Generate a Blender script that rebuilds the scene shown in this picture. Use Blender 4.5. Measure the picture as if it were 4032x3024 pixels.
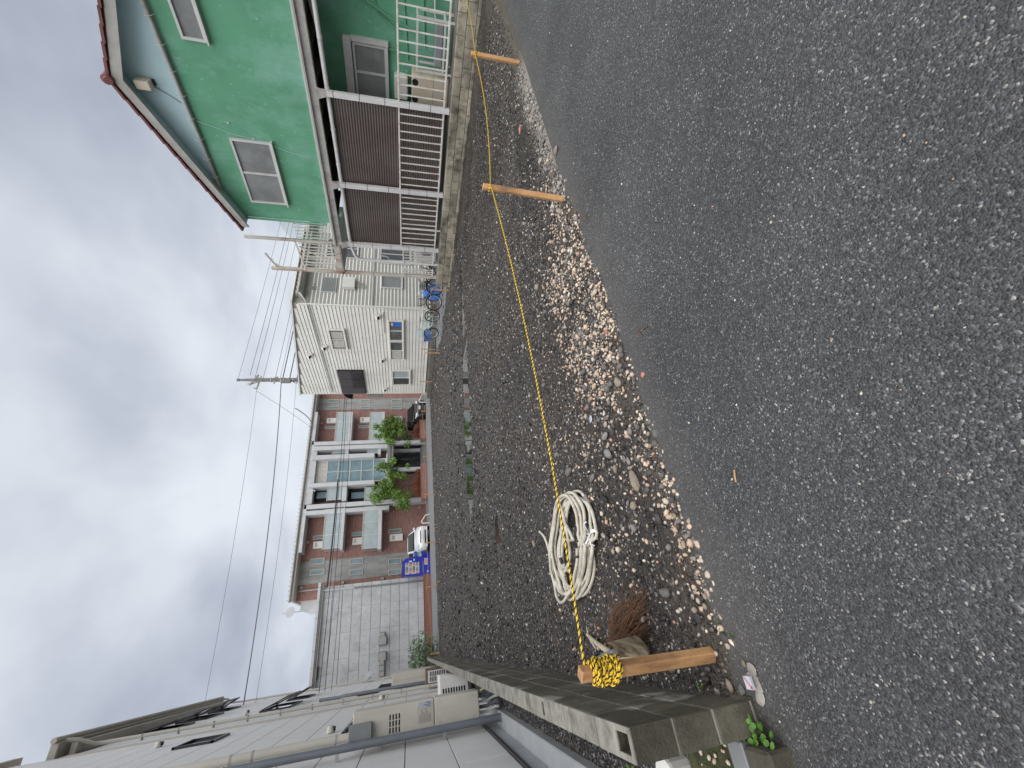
import bpy, math, random
import numpy as np
from mathutils import Vector, Matrix
for o in list(bpy.data.objects): bpy.data.objects.remove(o, do_unlink=True)
sc = bpy.context.scene
col = sc.collection
rnd = random.Random(7)
rg = np.random.default_rng(11)
rad = math.radians

# ------------------------------------------------------------------ camera
# the photograph is a phone picture lying on its side: world up is image left
F = 1660.0                      # focal length in photograph pixels (4032 wide)
CAM = Vector((0, 0, 1.5))
def _rot():
    B = Matrix(((1, 0, 0), (0, 0, -1), (0, 1, 0)))
    return (Matrix.Rotation(rad(-31.5), 3, 'Z') @ B @ Matrix.Rotation(rad(-14.0), 3, 'X')
            @ Matrix.Rotation(rad(-0.2), 3, 'Z'))
MC = _rot()
cd = bpy.data.cameras.new('camera')
cam = bpy.data.objects.new('camera', cd); col.objects.link(cam)
side = Matrix(((0, 1, 0), (-1, 0, 0), (0, 0, 1)))          # camera held on its side
cam.matrix_world = Matrix.Translation(CAM) @ (MC @ side).to_4x4()
cd.sensor_width = 36.0; cd.lens = F / 4032 * 36
cd.clip_start = 0.05; cd.clip_end = 3000
sc.camera = cam

# ------------------------------------------------------------------ sky and light
SUN_DIR = Vector((-0.20, -0.42, 0.88)).normalized()
w = bpy.data.worlds.new('World'); sc.world = w; w.use_nodes = True
nt = w.node_tree; N = nt.nodes; L = nt.links; N.clear()
wo = N.new('ShaderNodeOutputWorld'); bg = N.new('ShaderNodeBackground')
sky = N.new('ShaderNodeTexSky'); sky.sky_type = 'NISHITA'; sky.sun_disc = False
sky.sun_elevation = math.asin(SUN_DIR.z); sky.sun_rotation = math.atan2(SUN_DIR.x, SUN_DIR.y)
sky.air_density = 1.0; sky.dust_density = 2.0
tc = N.new('ShaderNodeTexCoord'); sp = N.new('ShaderNodeSeparateXYZ'); L.new(tc.outputs['Generated'], sp.inputs[0])
zz = N.new('ShaderNodeMath'); zz.operation = 'MAXIMUM'; zz.inputs[1].default_value = 0.0; L.new(sp.outputs['Z'], zz.inputs[0])
za = N.new('ShaderNodeMath'); za.operation = 'ADD'; za.inputs[1].default_value = 0.22; L.new(zz.outputs[0], za.inputs[0])
dv = N.new('ShaderNodeVectorMath'); dv.operation = 'DIVIDE'
cb = N.new('ShaderNodeCombineXYZ')
for i in range(3): L.new(za.outputs[0], cb.inputs[i])
L.new(tc.outputs['Generated'], dv.inputs[0]); L.new(cb.outputs[0], dv.inputs[1])
mp = N.new('ShaderNodeMapping'); mp.inputs['Location'].default_value = (3.1, 0.4, 0.0); mp.inputs['Rotation'].default_value = (0, 0, rad(25)); mp.inputs['Scale'].default_value = (1.0, 0.75, 1)
L.new(dv.outputs[0], mp.inputs[0])
n1 = N.new('ShaderNodeTexNoise'); n1.inputs['Scale'].default_value = 1.15; n1.inputs['Detail'].default_value = 5; n1.inputs['Roughness'].default_value = 0.5; n1.inputs['Distortion'].default_value = 0.35
n2 = N.new('ShaderNodeTexNoise'); n2.inputs['Scale'].default_value = 3.2; n2.inputs['Detail'].default_value = 4.0; n2.inputs['Roughness'].default_value = 0.45
L.new(mp.outputs[0], n1.inputs['Vector']); L.new(mp.outputs[0], n2.inputs['Vector'])
ad = N.new('ShaderNodeMath'); ad.operation = 'MULTIPLY_ADD'; ad.inputs[1].default_value = 0.42; L.new(n2.outputs['Fac'], ad.inputs[0]); L.new(n1.outputs['Fac'], ad.inputs[2])
cr = N.new('ShaderNodeValToRGB'); L.new(ad.outputs[0], cr.inputs[0])
e = cr.color_ramp.elements
e[0].position = 0.46; e[0].color = (0.46, 0.495, 0.58, 1)
e[1].position = 0.86; e[1].color = (0.90, 0.945, 1.0, 1)
e2 = cr.color_ramp.elements.new(0.62); e2.color = (0.63, 0.67, 0.755, 1)
e3 = cr.color_ramp.elements.new(0.74); e3.color = (0.80, 0.835, 0.905, 1)
vm = N.new('ShaderNodeVectorMath'); vm.operation = 'SCALE'; vm.inputs['Scale'].default_value = 3.95; L.new(cr.outputs[0], vm.inputs[0])
mx = N.new('ShaderNodeMix'); mx.data_type = 'RGBA'; mx.inputs['Factor'].default_value = 0.93
L.new(sky.outputs[0], mx.inputs['A']); L.new(vm.outputs[0], mx.inputs['B'])
L.new(mx.outputs['Result'], bg.inputs['Color']); bg.inputs['Strength'].default_value = 0.10
L.new(bg.outputs[0], wo.inputs[0])
sd = bpy.data.lights.new('sun', 'SUN'); sd.energy = 1.5; sd.angle = rad(105); sd.color = (1.0, 0.97, 0.93)
so = bpy.data.objects.new('sun', sd); col.objects.link(so); so.rotation_euler = (-SUN_DIR).to_track_quat('-Z', 'Y').to_euler(); so.location = (0, 0, 40)
vs = sc.view_settings
vs.view_transform = 'Standard'; vs.look = 'None'; vs.gamma = 1.0; vs.use_curve_mapping = False; vs.exposure = 1.22

# ------------------------------------------------------------------ photograph pixel -> point (plane known)
REG = {'R1': (0, 2400, 2.0109), 'R2': (1000, 2200, 1.8433), 'R3': (2000, 2300, 2.0109), 'R4': (900, 2000, 2.37), 'R5': (1100, 1500, 1.843), 'R6': (900, 1000, 2.37),
       'R7': (1000, 700, 2.37), 'R8': (300, 0, 1.659), 'S1': (1100, 0, 2.212), 'S2': (1200, 400, 2.37), 'S3': (1600, 0, 1.8433), 'S4': (1700, 800, 1.659),
       'S5': (1900, 1700, 1.659), 'S6': (2200, 1000, 1.659), 'Z1': (1500, 2450, 2.89), 'Z2': (2500, 2600, 3.687), 'Z3': (1200, 2500, 3.687), 'Z4': (400, 2650, 2.765),
       'V': (1560, 2020, 5.53), 'B': (1560, 1080, 5.53), 'T': (1400, 1540, 3.456), 'P': (920, 1380, 5.925), 'A': (1140, 1540, 3.19), 'K': (2260, 2340, 4.609),
       'F': (1540, 0, 2.069), 'Q': (1120, 820, 3.172), 'O': (0, 0, 1.0)}
def _ray(r, x, y):
    a = REG[r]; px, py = a[0] + x / a[2], a[1] + y / a[2]
    return MC @ Vector(((1512 - py) / F, -(px - 2016) / F, -1.0))
def gx(r, x, y, X): d = _ray(r, x, y); return CAM + d * (X / d.x)
def gy(r, x, y, Y): d = _ray(r, x, y); return CAM + d * (Y / d.y)
def gz(r, x, y, Z=0.0): d = _ray(r, x, y); return CAM + d * ((Z - CAM.z) / d.z)

# ------------------------------------------------------------------ materials
MATS = {}
def pmat(name, c, rough=0.6, var=0.15, scale=3.0, bump=0.15, bscale=60.0, metal=0.0, dirt=None, dirt_amt=0.5, dirt_scale=1.2, streak=1.0, spec=0.5, objrand=0.0, coat=0.0, spot=None, spot_scale=3.0, spot_lo=.6, spot_amt=.8):
    m = bpy.data.materials.new(name); m.use_nodes = True; MATS[name] = m
    t = m.node_tree; n = t.nodes; l = t.links
    b = n['Principled BSDF']; b.inputs['Roughness'].default_value = rough; b.inputs['Metallic'].default_value = metal
    b.inputs['Specular IOR Level'].default_value = spec
    if coat: b.inputs['Coat Weight'].default_value = coat; b.inputs['Coat Roughness'].default_value = 0.05
    g = n.new('ShaderNodeNewGeometry')
    no = n.new('ShaderNodeTexNoise'); no.inputs['Scale'].default_value = scale; no.inputs['Detail'].default_value = 6; no.inputs['Roughness'].default_value = 0.65
    l.new(g.outputs['Position'], no.inputs['Vector'])
    mr = n.new('ShaderNodeMapRange'); mr.inputs['From Min'].default_value = 0.3; mr.inputs['From Max'].default_value = 0.7
    mr.inputs['To Min'].default_value = 1 - var; mr.inputs['To Max'].default_value = 1 + var
    l.new(no.outputs['Fac'], mr.inputs['Value'])
    val = mr.outputs[0]
    if objrand:
        oi = n.new('ShaderNodeObjectInfo'); m2 = n.new('ShaderNodeMapRange'); m2.inputs['To Min'].default_value = 1 - objrand; m2.inputs['To Max'].default_value = 1 + objrand
        l.new(oi.outputs['Random'], m2.inputs['Value']); mu = n.new('ShaderNodeMath'); mu.operation = 'MULTIPLY'; l.new(val, mu.inputs[0]); l.new(m2.outputs[0], mu.inputs[1]); val = mu.outputs[0]
    sv = n.new('ShaderNodeVectorMath'); sv.operation = 'SCALE'; sv.inputs[0].default_value = c; l.new(val, sv.inputs['Scale'])
    out = sv.outputs[0]
    if dirt:
        mpp = n.new('ShaderNodeMapping'); mpp.inputs['Scale'].default_value = (1, 1, 1.0 / streak); l.new(g.outputs['Position'], mpp.inputs[0])
        nd = n.new('ShaderNodeTexNoise'); nd.inputs['Scale'].default_value = dirt_scale; nd.inputs['Detail'].default_value = 8; nd.inputs['Roughness'].default_value = 0.7
        l.new(mpp.outputs[0], nd.inputs['Vector'])
        md = n.new('ShaderNodeMapRange'); md.inputs['From Min'].default_value = 0.48; md.inputs['From Max'].default_value = 0.68; md.inputs['To Max'].default_value = dirt_amt
        l.new(nd.outputs['Fac'], md.inputs['Value'])
        mix = n.new('ShaderNodeMix'); mix.data_type = 'RGBA'; l.new(md.outputs[0], mix.inputs['Factor']); l.new(out, mix.inputs['A']); mix.inputs['B'].default_value = (*dirt, 1)
        out = mix.outputs['Result']
    if spot:
        ns = n.new('ShaderNodeTexNoise'); ns.inputs['Scale'].default_value = spot_scale; ns.inputs['Detail'].default_value = 5; l.new(g.outputs['Position'], ns.inputs['Vector'])
        m5 = n.new('ShaderNodeMapRange'); m5.inputs['From Min'].default_value = spot_lo; m5.inputs['From Max'].default_value = spot_lo + .07; m5.inputs['To Max'].default_value = spot_amt; l.new(ns.outputs['Fac'], m5.inputs['Value'])
        mx5 = n.new('ShaderNodeMix'); mx5.data_type = 'RGBA'; l.new(m5.outputs[0], mx5.inputs['Factor']); l.new(out, mx5.inputs['A']); mx5.inputs['B'].default_value = (*spot, 1); out = mx5.outputs['Result']
    l.new(out, b.inputs['Base Color'])
    if bump:
        nb = n.new('ShaderNodeTexNoise'); nb.inputs['Scale'].default_value = bscale; nb.inputs['Detail'].default_value = 3; l.new(g.outputs['Position'], nb.inputs['Vector'])
        bu = n.new('ShaderNodeBump'); bu.inputs['Strength'].default_value = bump; bu.inputs['Distance'].default_value = 0.01; l.new(nb.outputs['Fac'], bu.inputs['Height']); l.new(bu.outputs[0], b.inputs['Normal'])
    return m
def glassmat(name, c, rough=0.06, spec=0.6, var=0.1):
    return pmat(name, c, rough=rough, var=var, scale=1.5, bump=0.0, spec=spec)

pmat('block', (0.088, 0.080, 0.058), .85, .35, 7, .5, 90, dirt=(0.03, 0.028, 0.018), dirt_amt=.85, dirt_scale=4, streak=2.2, objrand=.28, spot=(.36, .35, .31), spot_scale=2.6, spot_lo=.59, spot_amt=.7)
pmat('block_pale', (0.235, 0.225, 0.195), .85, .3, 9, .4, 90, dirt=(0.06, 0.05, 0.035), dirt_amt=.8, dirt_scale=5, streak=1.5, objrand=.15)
pmat('mortar', (0.27, 0.26, 0.225), .9, .3, 12, .4, 120)
pmat('retain', (0.33, 0.30, 0.235), .85, .3, 3, .4, 60, dirt=(0.06, 0.048, 0.03), dirt_amt=.95, dirt_scale=2.4, streak=.8, objrand=.3, spot=(.46, .42, .34), spot_scale=1.6, spot_lo=.6, spot_amt=.6)
pmat('panel_beige', (0.74, 0.73, 0.715), .7, .05, 30, .35, 220, dirt=(0.5, 0.49, 0.47), dirt_amt=.25, dirt_scale=.8, streak=5)
pmat('joint_grey', (0.27, 0.27, 0.27), .8, .1)
pmat('beige_metal', (0.58, 0.55, 0.485), .45, .06, 4, .03, 40, dirt=(.36, .33, .28), dirt_amt=.3, dirt_scale=1.5, streak=5)
pmat('beige_dark', (0.40, 0.375, 0.325), .55, .08, 4, .05)
pmat('trim_beige', (0.50, 0.455, 0.39), .6, .06, 5, .05)
pmat('pipe_grey', (0.15, 0.165, 0.19), .5, .12, 5, .03, 40)
pmat('box_grey', (0.22, 0.23, 0.235), .5, .08, 5, .05)
pmat('concrete_slab', (0.42, 0.44, 0.455), .6, .12, 2.5, .2, 50, dirt=(.25, .26, .27), dirt_amt=.4)
pmat('black_frame', (0.022, 0.02, 0.026), .35, .2, 5, 0)
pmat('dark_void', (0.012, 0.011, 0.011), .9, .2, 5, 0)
pmat('steel', (0.42, 0.42, 0.42), .35, .15, 8, 0, metal=.8)
pmat('white_plastic', (0.72, 0.71, 0.68), .45, .06, 4, .02, 40, dirt=(.45, .42, .36), dirt_amt=.35, dirt_scale=2.5, streak=3)
pmat('brown_box', (0.16, 0.105, 0.07), .8, .4, 8, .4, 50)
pmat('green_wall', (0.118, 0.345, 0.208), .75, .10, 1.0, .35, 130, dirt=(0.27, 0.52, 0.43), dirt_amt=.75, dirt_scale=.7, streak=1.5, spot=(.42, .62, .56), spot_scale=9, spot_lo=.66, spot_amt=.35)  # dirt colour here is a paler wash, sky light put into the green
pmat('gable_wall', (0.44, 0.60, 0.63), .8, .06, 1.5, .3, 130)
pmat('fascia', (0.40, 0.39, 0.36), .65, .15, 3, .1, 30, dirt=(.26, .25, .22), dirt_amt=.5, dirt_scale=2)
pmat('roof_tile', (0.165, 0.058, 0.05), .5, .3, 6, .2, 40, objrand=.15)
pmat('alu_frame', (0.58, 0.58, 0.56), .4, .08, 5, .02)
pmat('frost_glass', (0.22, 0.23, 0.23), .28, .25, 2.5, .25, 90, spec=.5)
glassmat('dark_glass', (0.055, 0.06, 0.065), .05, .7, .3)
glassmat('room_glass', (0.10, 0.105, 0.105), .08, .6, .5)
glassmat('pale_glass', (0.40, 0.46, 0.47), .12, .6, .12)
glassmat('teal_glass', (0.20, 0.29, 0.33), .05, .7, .25)
pmat('curtain', (0.52, 0.50, 0.45), .8, .2, 6, 0)
pmat('white_paint', (0.67, 0.67, 0.67), .45, .06, 4, .04, 50, dirt=(.36, .27, .2), dirt_amt=.3, dirt_scale=3.5, streak=3)
pmat('rust_paint', (0.56, 0.53, 0.47), .55, .1, 5, .1, 50, dirt=(.30, .115, .05), dirt_amt=.9, dirt_scale=2.6, streak=3)
pmat('bar_paint', (0.70, 0.69, 0.66), .5, .08, 6, .05, 50, dirt=(.45, .28, .15), dirt_amt=.7, dirt_scale=6, streak=2)
pmat('beam_paint', (0.40, 0.39, 0.37), .6, .15, 3, .12, 40, dirt=(.18, .15, .12), dirt_amt=.6, dirt_scale=4)
pmat('corrugated', (0.085, 0.064, 0.058), .35, .2, 1.5, .05, 30, dirt=(.14, .118, .108), dirt_amt=.5, dirt_scale=1.3, streak=3, spec=.55)
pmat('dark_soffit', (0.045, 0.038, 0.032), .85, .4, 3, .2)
pmat('cream_unit', (0.60, 0.525, 0.41), .5, .06, 4, .05)
pmat('siding_joint', (.36, .35, .32), .7, .1)
pmat('siding', (0.80, 0.79, 0.735), .5, .04, 2, .06, 25, dirt=(.52, .49, .41), dirt_amt=.35, dirt_scale=.9, streak=4, objrand=.025)
pmat('siding_trim', (0.74, 0.73, 0.68), .5, .06, 3, .05)
pmat('foundation', (0.17, 0.16, 0.145), .9, .3, 3, .4, 50)
pmat('shutter', (0.10, 0.09, 0.095), .5, .15, 6, .1)
pmat('old_wood', (0.17, 0.10, 0.065), .8, .3, 6, .3)
pmat('concrete', (0.54, 0.55, 0.555), .75, .1, 1.6, .2, 40, dirt=(.31, .32, .33), dirt_amt=.6, dirt_scale=1.1, streak=1.6, objrand=.06)
pmat('concrete_stain', (0.35, 0.35, 0.335), .8, .15, 1.5, .2, 40, dirt=(.18, .18, .165), dirt_amt=.85, dirt_scale=1.6, streak=6, objrand=.05)
pmat('concrete_light', (0.55, 0.56, 0.57), .7, .07, 2, .15, 40, dirt=(.42, .43, .44), dirt_amt=.5, dirt_scale=1.3, streak=3)
pmat('roof_metal', (0.40, 0.39, 0.365), .5, .1, 3, .05)
pmat('brick_wall_red', (0.30, 0.125, 0.095), .8, .25, 9, .3, 60)
pmat('moss', (0.045, 0.055, 0.02), .95, .6, 18, 1.0, 90, dirt=(.10, .075, .04), dirt_amt=.8, dirt_scale=20)
pmat('vend_blue', (0.018, 0.03, 0.42), .3, .06, 4, 0, spec=.5)
pmat('car_white', (0.74, 0.75, 0.76), .25, .03, 3, 0, coat=.6)
pmat('car_black', (0.012, 0.013, 0.015), .2, .1, 3, 0, coat=.8)
pmat('car_glass', (0.02, 0.022, 0.022), .04, .2, 3, 0, spec=.8)
pmat('rubber', (0.02, 0.02, 0.02), .7, .2, 8, .1)
pmat('lamp_clear', (0.5, 0.5, 0.5), .15, .3, 20, 0, spec=.8)
pmat('plate_white', (0.72, 0.72, 0.70), .5, .05, 10, 0)
pmat('wood_stake', (0.52, 0.29, 0.13), .7, .22, 5, .3, 45, dirt=(0.15, 0.07, 0.035), dirt_amt=.75, dirt_scale=7, streak=3, objrand=.05)
pmat('wood_far', (0.56, 0.31, 0.14), .75, .15, 6, .1, objrand=.12)
pmat('rope_yellow', (0.80, 0.53, 0.03), .6, .15, 20, .2, 200)
pmat('rope_black', (0.018, 0.016, 0.015), .7, .2, 20, .2, 200)
pmat('rope_far', (0.50, 0.33, 0.10), .7, .2, 20, 0)
pmat('hose_white', (0.55, 0.52, 0.44), .5, .16, 9, .06, 60, dirt=(.25, .20, .14), dirt_amt=.8, dirt_scale=6)
pmat('tape_black', (0.02, 0.02, 0.02), .5, .2, 20, .1)
pmat('tie_white', (0.78, 0.78, 0.78), .5, .05, 20, .1)
pmat('twig', (0.115, 0.058, 0.030), .9, .5, 30, .2)
pmat('scoop_metal', (0.30, 0.25, 0.18), .55, .4, 10, .35, 60, dirt=(.075, .05, .028), dirt_amt=.95, dirt_scale=9)
pmat('stick_pale', (0.46, 0.40, 0.29), .8, .25, 14, .3, 60)
pmat('pole_concrete', (0.20, 0.19, 0.18), .8, .2, 4, .2)
pmat('cable_dark', (0.03, 0.028, 0.035), .6, .2, 4, 0)
pmat('cable_grey', (0.17, 0.16, 0.20), .6, .2, 4, 0)  # lighter than the dark cables, haze put into the colour
pmat('trunk', (0.09, 0.065, 0.045), .9, .3, 8, .5)
pmat('bike_mint', (0.36, 0.56, 0.51), .35, .06, 6, 0)
pmat('bike_black', (0.02, 0.02, 0.024), .35, .2, 6, 0)
pmat('bike_silver', (0.55, 0.56, 0.57), .3, .1, 6, 0, metal=.7)
pmat('tarp_blue', (0.03, 0.17, 0.62), .4, .2, 6, .4, 14)
pmat('crate_blue', (0.09, 0.20, 0.55), .45, .08, 5, 0)
pmat('dish', (0.36, 0.37, 0.38), .5, .05, 5, 0)
pmat('stone_dark', (.035, .033, .032), .85, .3, 14, .4, 60)
pmat('stone_grey', (0.18, 0.17, 0.16), .8, .3, 14, .4, 60, objrand=.35)
pmat('stone_brown', (0.24, 0.20, 0.155), .85, .3, 14, .5, 50, objrand=.25)
pmat('brick_bit', (0.40, 0.16, 0.13), .85, .25, 20, .3, 60, objrand=.2)
pmat('tile_grey', (0.42, 0.45, 0.50), .5, .1, 10, .1)
pmat('tile_red', (0.62, 0.06, 0.08), .5, .1, 10, 0)
pmat('rubble', (0.27, 0.25, 0.225), .9, .3, 12, .5, 60)
pmat('wall_unseen', (0.30, 0.33, 0.31), .8, .1, 2, .1)

def leafmat(name, c1, c2, rough=.55):
    m = bpy.data.materials.new(name); m.use_nodes = True; MATS[name] = m
    t = m.node_tree; n = t.nodes; l = t.links; b = n['Principled BSDF']; b.inputs['Roughness'].default_value = rough
    a = n.new('ShaderNodeAttribute'); a.attribute_name = 'Col'
    mix = n.new('ShaderNodeMix'); mix.data_type = 'RGBA'; mix.inputs['A'].default_value = (*c1, 1); mix.inputs['B'].default_value = (*c2, 1)
    l.new(a.outputs['Fac'], mix.inputs['Factor']); l.new(mix.outputs['Result'], b.inputs['Base Color'])
    tr = n.new('ShaderNodeBsdfTranslucent'); l.new(mix.outputs['Result'], tr.inputs['Color'])
    ms = n.new('ShaderNodeMixShader'); ms.inputs[0].default_value = .28; l.new(b.outputs[0], ms.inputs[1]); l.new(tr.outputs[0], ms.inputs[2])
    l.new(ms.outputs[0], n['Material Output'].inputs['Surface'])
leafmat('leaf', (0.07, 0.155, 0.025), (0.28, 0.44, 0.09))
leafmat('leaf_red', (0.15, 0.045, 0.02), (0.34, 0.12, 0.045))
leafmat('leaf_grey', (0.10, 0.17, 0.08), (0.25, 0.33, 0.20))
leafmat('leaf_bright', (0.05, 0.16, 0.02), (0.20, 0.42, 0.07))

def stonemat(name, rough=.75, bump=.3):
    m = bpy.data.materials.new(name); m.use_nodes = True; MATS[name] = m
    t = m.node_tree; n = t.nodes; l = t.links; b = n['Principled BSDF']; b.inputs['Roughness'].default_value = rough
    a = n.new('ShaderNodeAttribute'); a.attribute_name = 'Col'
    g = n.new('ShaderNodeNewGeometry'); no = n.new('ShaderNodeTexNoise'); no.inputs['Scale'].default_value = 60; no.inputs['Detail'].default_value = 4; l.new(g.outputs['Position'], no.inputs['Vector'])
    mr = n.new('ShaderNodeMapRange'); mr.inputs['To Min'].default_value = .65; mr.inputs['To Max'].default_value = 1.35; l.new(no.outputs['Fac'], mr.inputs['Value'])
    sv = n.new('ShaderNodeVectorMath'); sv.operation = 'SCALE'; l.new(a.outputs['Color'], sv.inputs[0]); l.new(mr.outputs[0], sv.inputs['Scale']); l.new(sv.outputs[0], b.inputs['Base Color'])
    return m
stonemat('stones'); stonemat('wet_stones', .5)

# brick tile facade
def brickmat():
    m = bpy.data.materials.new('brick_tile'); m.use_nodes = True; MATS['brick_tile'] = m
    t = m.node_tree; n = t.nodes; l = t.links; b = n['Principled BSDF']; b.inputs['Roughness'].default_value = .7
    g = n.new('ShaderNodeNewGeometry'); s = n.new('ShaderNodeSeparateXYZ'); c = n.new('ShaderNodeCombineXYZ'); l.new(g.outputs['Position'], s.inputs[0])
    su = n.new('ShaderNodeMath'); su.operation = 'ADD'; l.new(s.outputs['X'], su.inputs[0]); l.new(s.outputs['Y'], su.inputs[1])
    l.new(su.outputs[0], c.inputs[0]); l.new(s.outputs['Z'], c.inputs[1])
    br = n.new('ShaderNodeTexBrick'); l.new(c.outputs[0], br.inputs['Vector'])
    br.inputs['Color1'].default_value = (0.27, 0.13, 0.108, 1); br.inputs['Color2'].default_value = (0.39, 0.205, 0.17, 1); br.inputs['Mortar'].default_value = (0.24, 0.175, 0.16, 1)
    br.inputs['Scale'].default_value = 1.0; br.inputs['Brick Width'].default_value = .24; br.inputs['Row Height'].default_value = .075; br.inputs['Mortar Size'].default_value = .006; br.inputs['Bias'].default_value = -.1
    no = n.new('ShaderNodeTexNoise'); no.inputs['Scale'].default_value = 1.2; no.inputs['Detail'].default_value = 5; l.new(g.outputs['Position'], no.inputs['Vector'])
    mr = n.new('ShaderNodeMapRange'); mr.inputs['To Min'].default_value = .8; mr.inputs['To Max'].default_value = 1.2; l.new(no.outputs['Fac'], mr.inputs['Value'])
    sv = n.new('ShaderNodeVectorMath'); sv.operation = 'SCALE'; l.new(br.outputs['Color'], sv.inputs[0]); l.new(mr.outputs[0], sv.inputs['Scale']); l.new(sv.outputs[0], b.inputs['Base Color'])
    bu = n.new('ShaderNodeBump'); bu.inputs['Strength'].default_value = .4; bu.inputs['Distance'].default_value = .01; bu.invert = True; l.new(br.outputs['Fac'], bu.inputs['Height']); l.new(bu.outputs[0], b.inputs['Normal'])
brickmat()

# ------------------------------------------------------------------ mesh builder
OFF = {}
def off_of(p): return OFF.get(p.name, Vector((0, 0, 0))) if p is not None else Vector((0, 0, 0))
class MB:
    def __init__(s): s.v = []; s.f = []; s.smooth = False
    def quad(s, *p):
        i = len(s.v); s.v += [tuple(q) for q in p]; s.f.append(tuple(range(i, i + len(p)))); return s
    def box(s, x0, x1, y0, y1, z0, z1, c=0.0):
        if x0 > x1: x0, x1 = x1, x0
        if y0 > y1: y0, y1 = y1, y0
        if z0 > z1: z0, z1 = z1, z0
        i = len(s.v)
        if c <= 0:
            s.v += [(x, y, z) for z in (z0, z1) for y in (y0, y1) for x in (x0, x1)]
            s.f += [tuple(i + k for k in q) for q in ((0, 2, 3, 1), (4, 5, 7, 6), (0, 1, 5, 4), (2, 6, 7, 3), (0, 4, 6, 2), (1, 3, 7, 5))]
            return s
        c = min(c, (x1 - x0) * .45, (y1 - y0) * .45, (z1 - z0) * .45)
        ix = {}
        for sx in (0, 1):
            for sy in (0, 1):
                for sz in (0, 1):
                    X, Y, Z = (x0, x1)[sx], (y0, y1)[sy], (z0, z1)[sz]
                    dx, dy, dz = (c, -c)[sx], (c, -c)[sy], (c, -c)[sz]
                    for a, p in enumerate(((X, Y + dy, Z + dz), (X + dx, Y, Z + dz), (X + dx, Y + dy, Z))):
                        ix[(sx, sy, sz, a)] = len(s.v); s.v.append(p)
        g = lambda *k: ix[k]
        for q in (0, 1):
            s.f.append((g(q, 0, 0, 0), g(q, 0, 1, 0), g(q, 1, 1, 0), g(q, 1, 0, 0)) if q == 0 else (g(q, 0, 0, 0), g(q, 1, 0, 0), g(q, 1, 1, 0), g(q, 0, 1, 0)))
            s.f.append((g(0, q, 0, 1), g(1, q, 0, 1), g(1, q, 1, 1), g(0, q, 1, 1)) if q == 0 else (g(0, q, 0, 1), g(0, q, 1, 1), g(1, q, 1, 1), g(1, q, 0, 1)))
            s.f.append((g(0, 0, q, 2), g(0, 1, q, 2), g(1, 1, q, 2), g(1, 0, q, 2)) if q == 0 else (g(0, 0, q, 2), g(1, 0, q, 2), g(1, 1, q, 2), g(0, 1, q, 2)))
        for a in (0, 1):
            for b_ in (0, 1):
                s.f.append((g(a, b_, 0, 0), g(a, b_, 1, 0), g(a, b_, 1, 1), g(a, b_, 0, 1)))
                s.f.append((g(a, 0, b_, 0), g(a, 1, b_, 0), g(a, 1, b_, 2), g(a, 0, b_, 2)))
                s.f.append((g(0, a, b_, 1), g(1, a, b_, 1), g(1, a, b_, 2), g(0, a, b_, 2)))
                for k in (0, 1): s.f.append((g(a, b_, k, 0), g(a, b_, k, 1), g(a, b_, k, 2)))
        return s
    def bar(s, p, q, wa, wb, up=(0, 0, 1), c=0.0):
        p, q = Vector(p), Vector(q); d = (q - p); L_ = d.length; d.normalize()
        u = Vector(up)
        if abs(d.dot(u)) > .97: u = Vector((1, 0, 0))
        a = d.cross(u).normalized(); b = a.cross(d)
        m = MB(); m.box(-wa / 2, wa / 2, -wb / 2, wb / 2, 0, L_, c)
        i = len(s.v)
        s.v += [tuple(p + a * x + b * y + d * z) for x, y, z in m.v]; s.f += [tuple(i + k for k in f) for f in m.f]
        return s
    def tube(s, pts, r, n=8, cap=True, closed=False):
        pts = [Vector(p) for p in pts]; k = len(pts); rr = r if isinstance(r, (list, tuple)) else [r] * k
        i0 = len(s.v); prev = None
        for j in range(k):
            if closed: t = pts[(j + 1) % k] - pts[j - 1]
            else: t = pts[min(j + 1, k - 1)] - pts[max(j - 1, 0)]
            if t.length < 1e-9: t = Vector((0, 0, 1))
            t.normalize()
            if prev is None:
                u = Vector((0, 0, 1)) if abs(t.z) < .9 else Vector((1, 0, 0))
                a = t.cross(u).normalized()
            else:
                a = prev - t * prev.dot(t)
                a = a.normalized() if a.length > 1e-6 else t.orthogonal().normalized()
            prev = a; b = t.cross(a)
            for m in range(n):
                th = 2 * math.pi * m / n
                s.v.append(tuple(pts[j] + (a * math.cos(th) + b * math.sin(th)) * rr[j]))
        for j in range(k if closed else k - 1):
            A, B_ = i0 + j * n, i0 + ((j + 1) % k) * n
            for m in range(n): s.f.append((A + m, A + (m + 1) % n, B_ + (m + 1) % n, B_ + m))
        if cap and not closed:
            s.f.append(tuple(range(i0 + n - 1, i0 - 1, -1))); e_ = i0 + (k - 1) * n; s.f.append(tuple(range(e_, e_ + n)))
        s.smooth = True
        return s
    def prism(s, poly, axis, d0, d1):
        # poly in the plane normal to axis: axis X -> (y,z), axis Y -> (x,z), axis Z -> (x,y)
        mk = {'X': lambda p, d: (d, p[0], p[1]), 'Y': lambda p, d: (p[0], d, p[1]), 'Z': lambda p, d: (p[0], p[1], d)}[axis]
        n = len(poly); i = len(s.v)
        s.v += [mk(p, d0) for p in poly] + [mk(p, d1) for p in poly]
        s.f.append(tuple(range(i + n - 1, i - 1, -1))); s.f.append(tuple(range(i + n, i + 2 * n)))
        for k in range(n): s.f.append((i + k, i + (k + 1) % n, i + n + (k + 1) % n, i + n + k))
        return s
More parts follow.
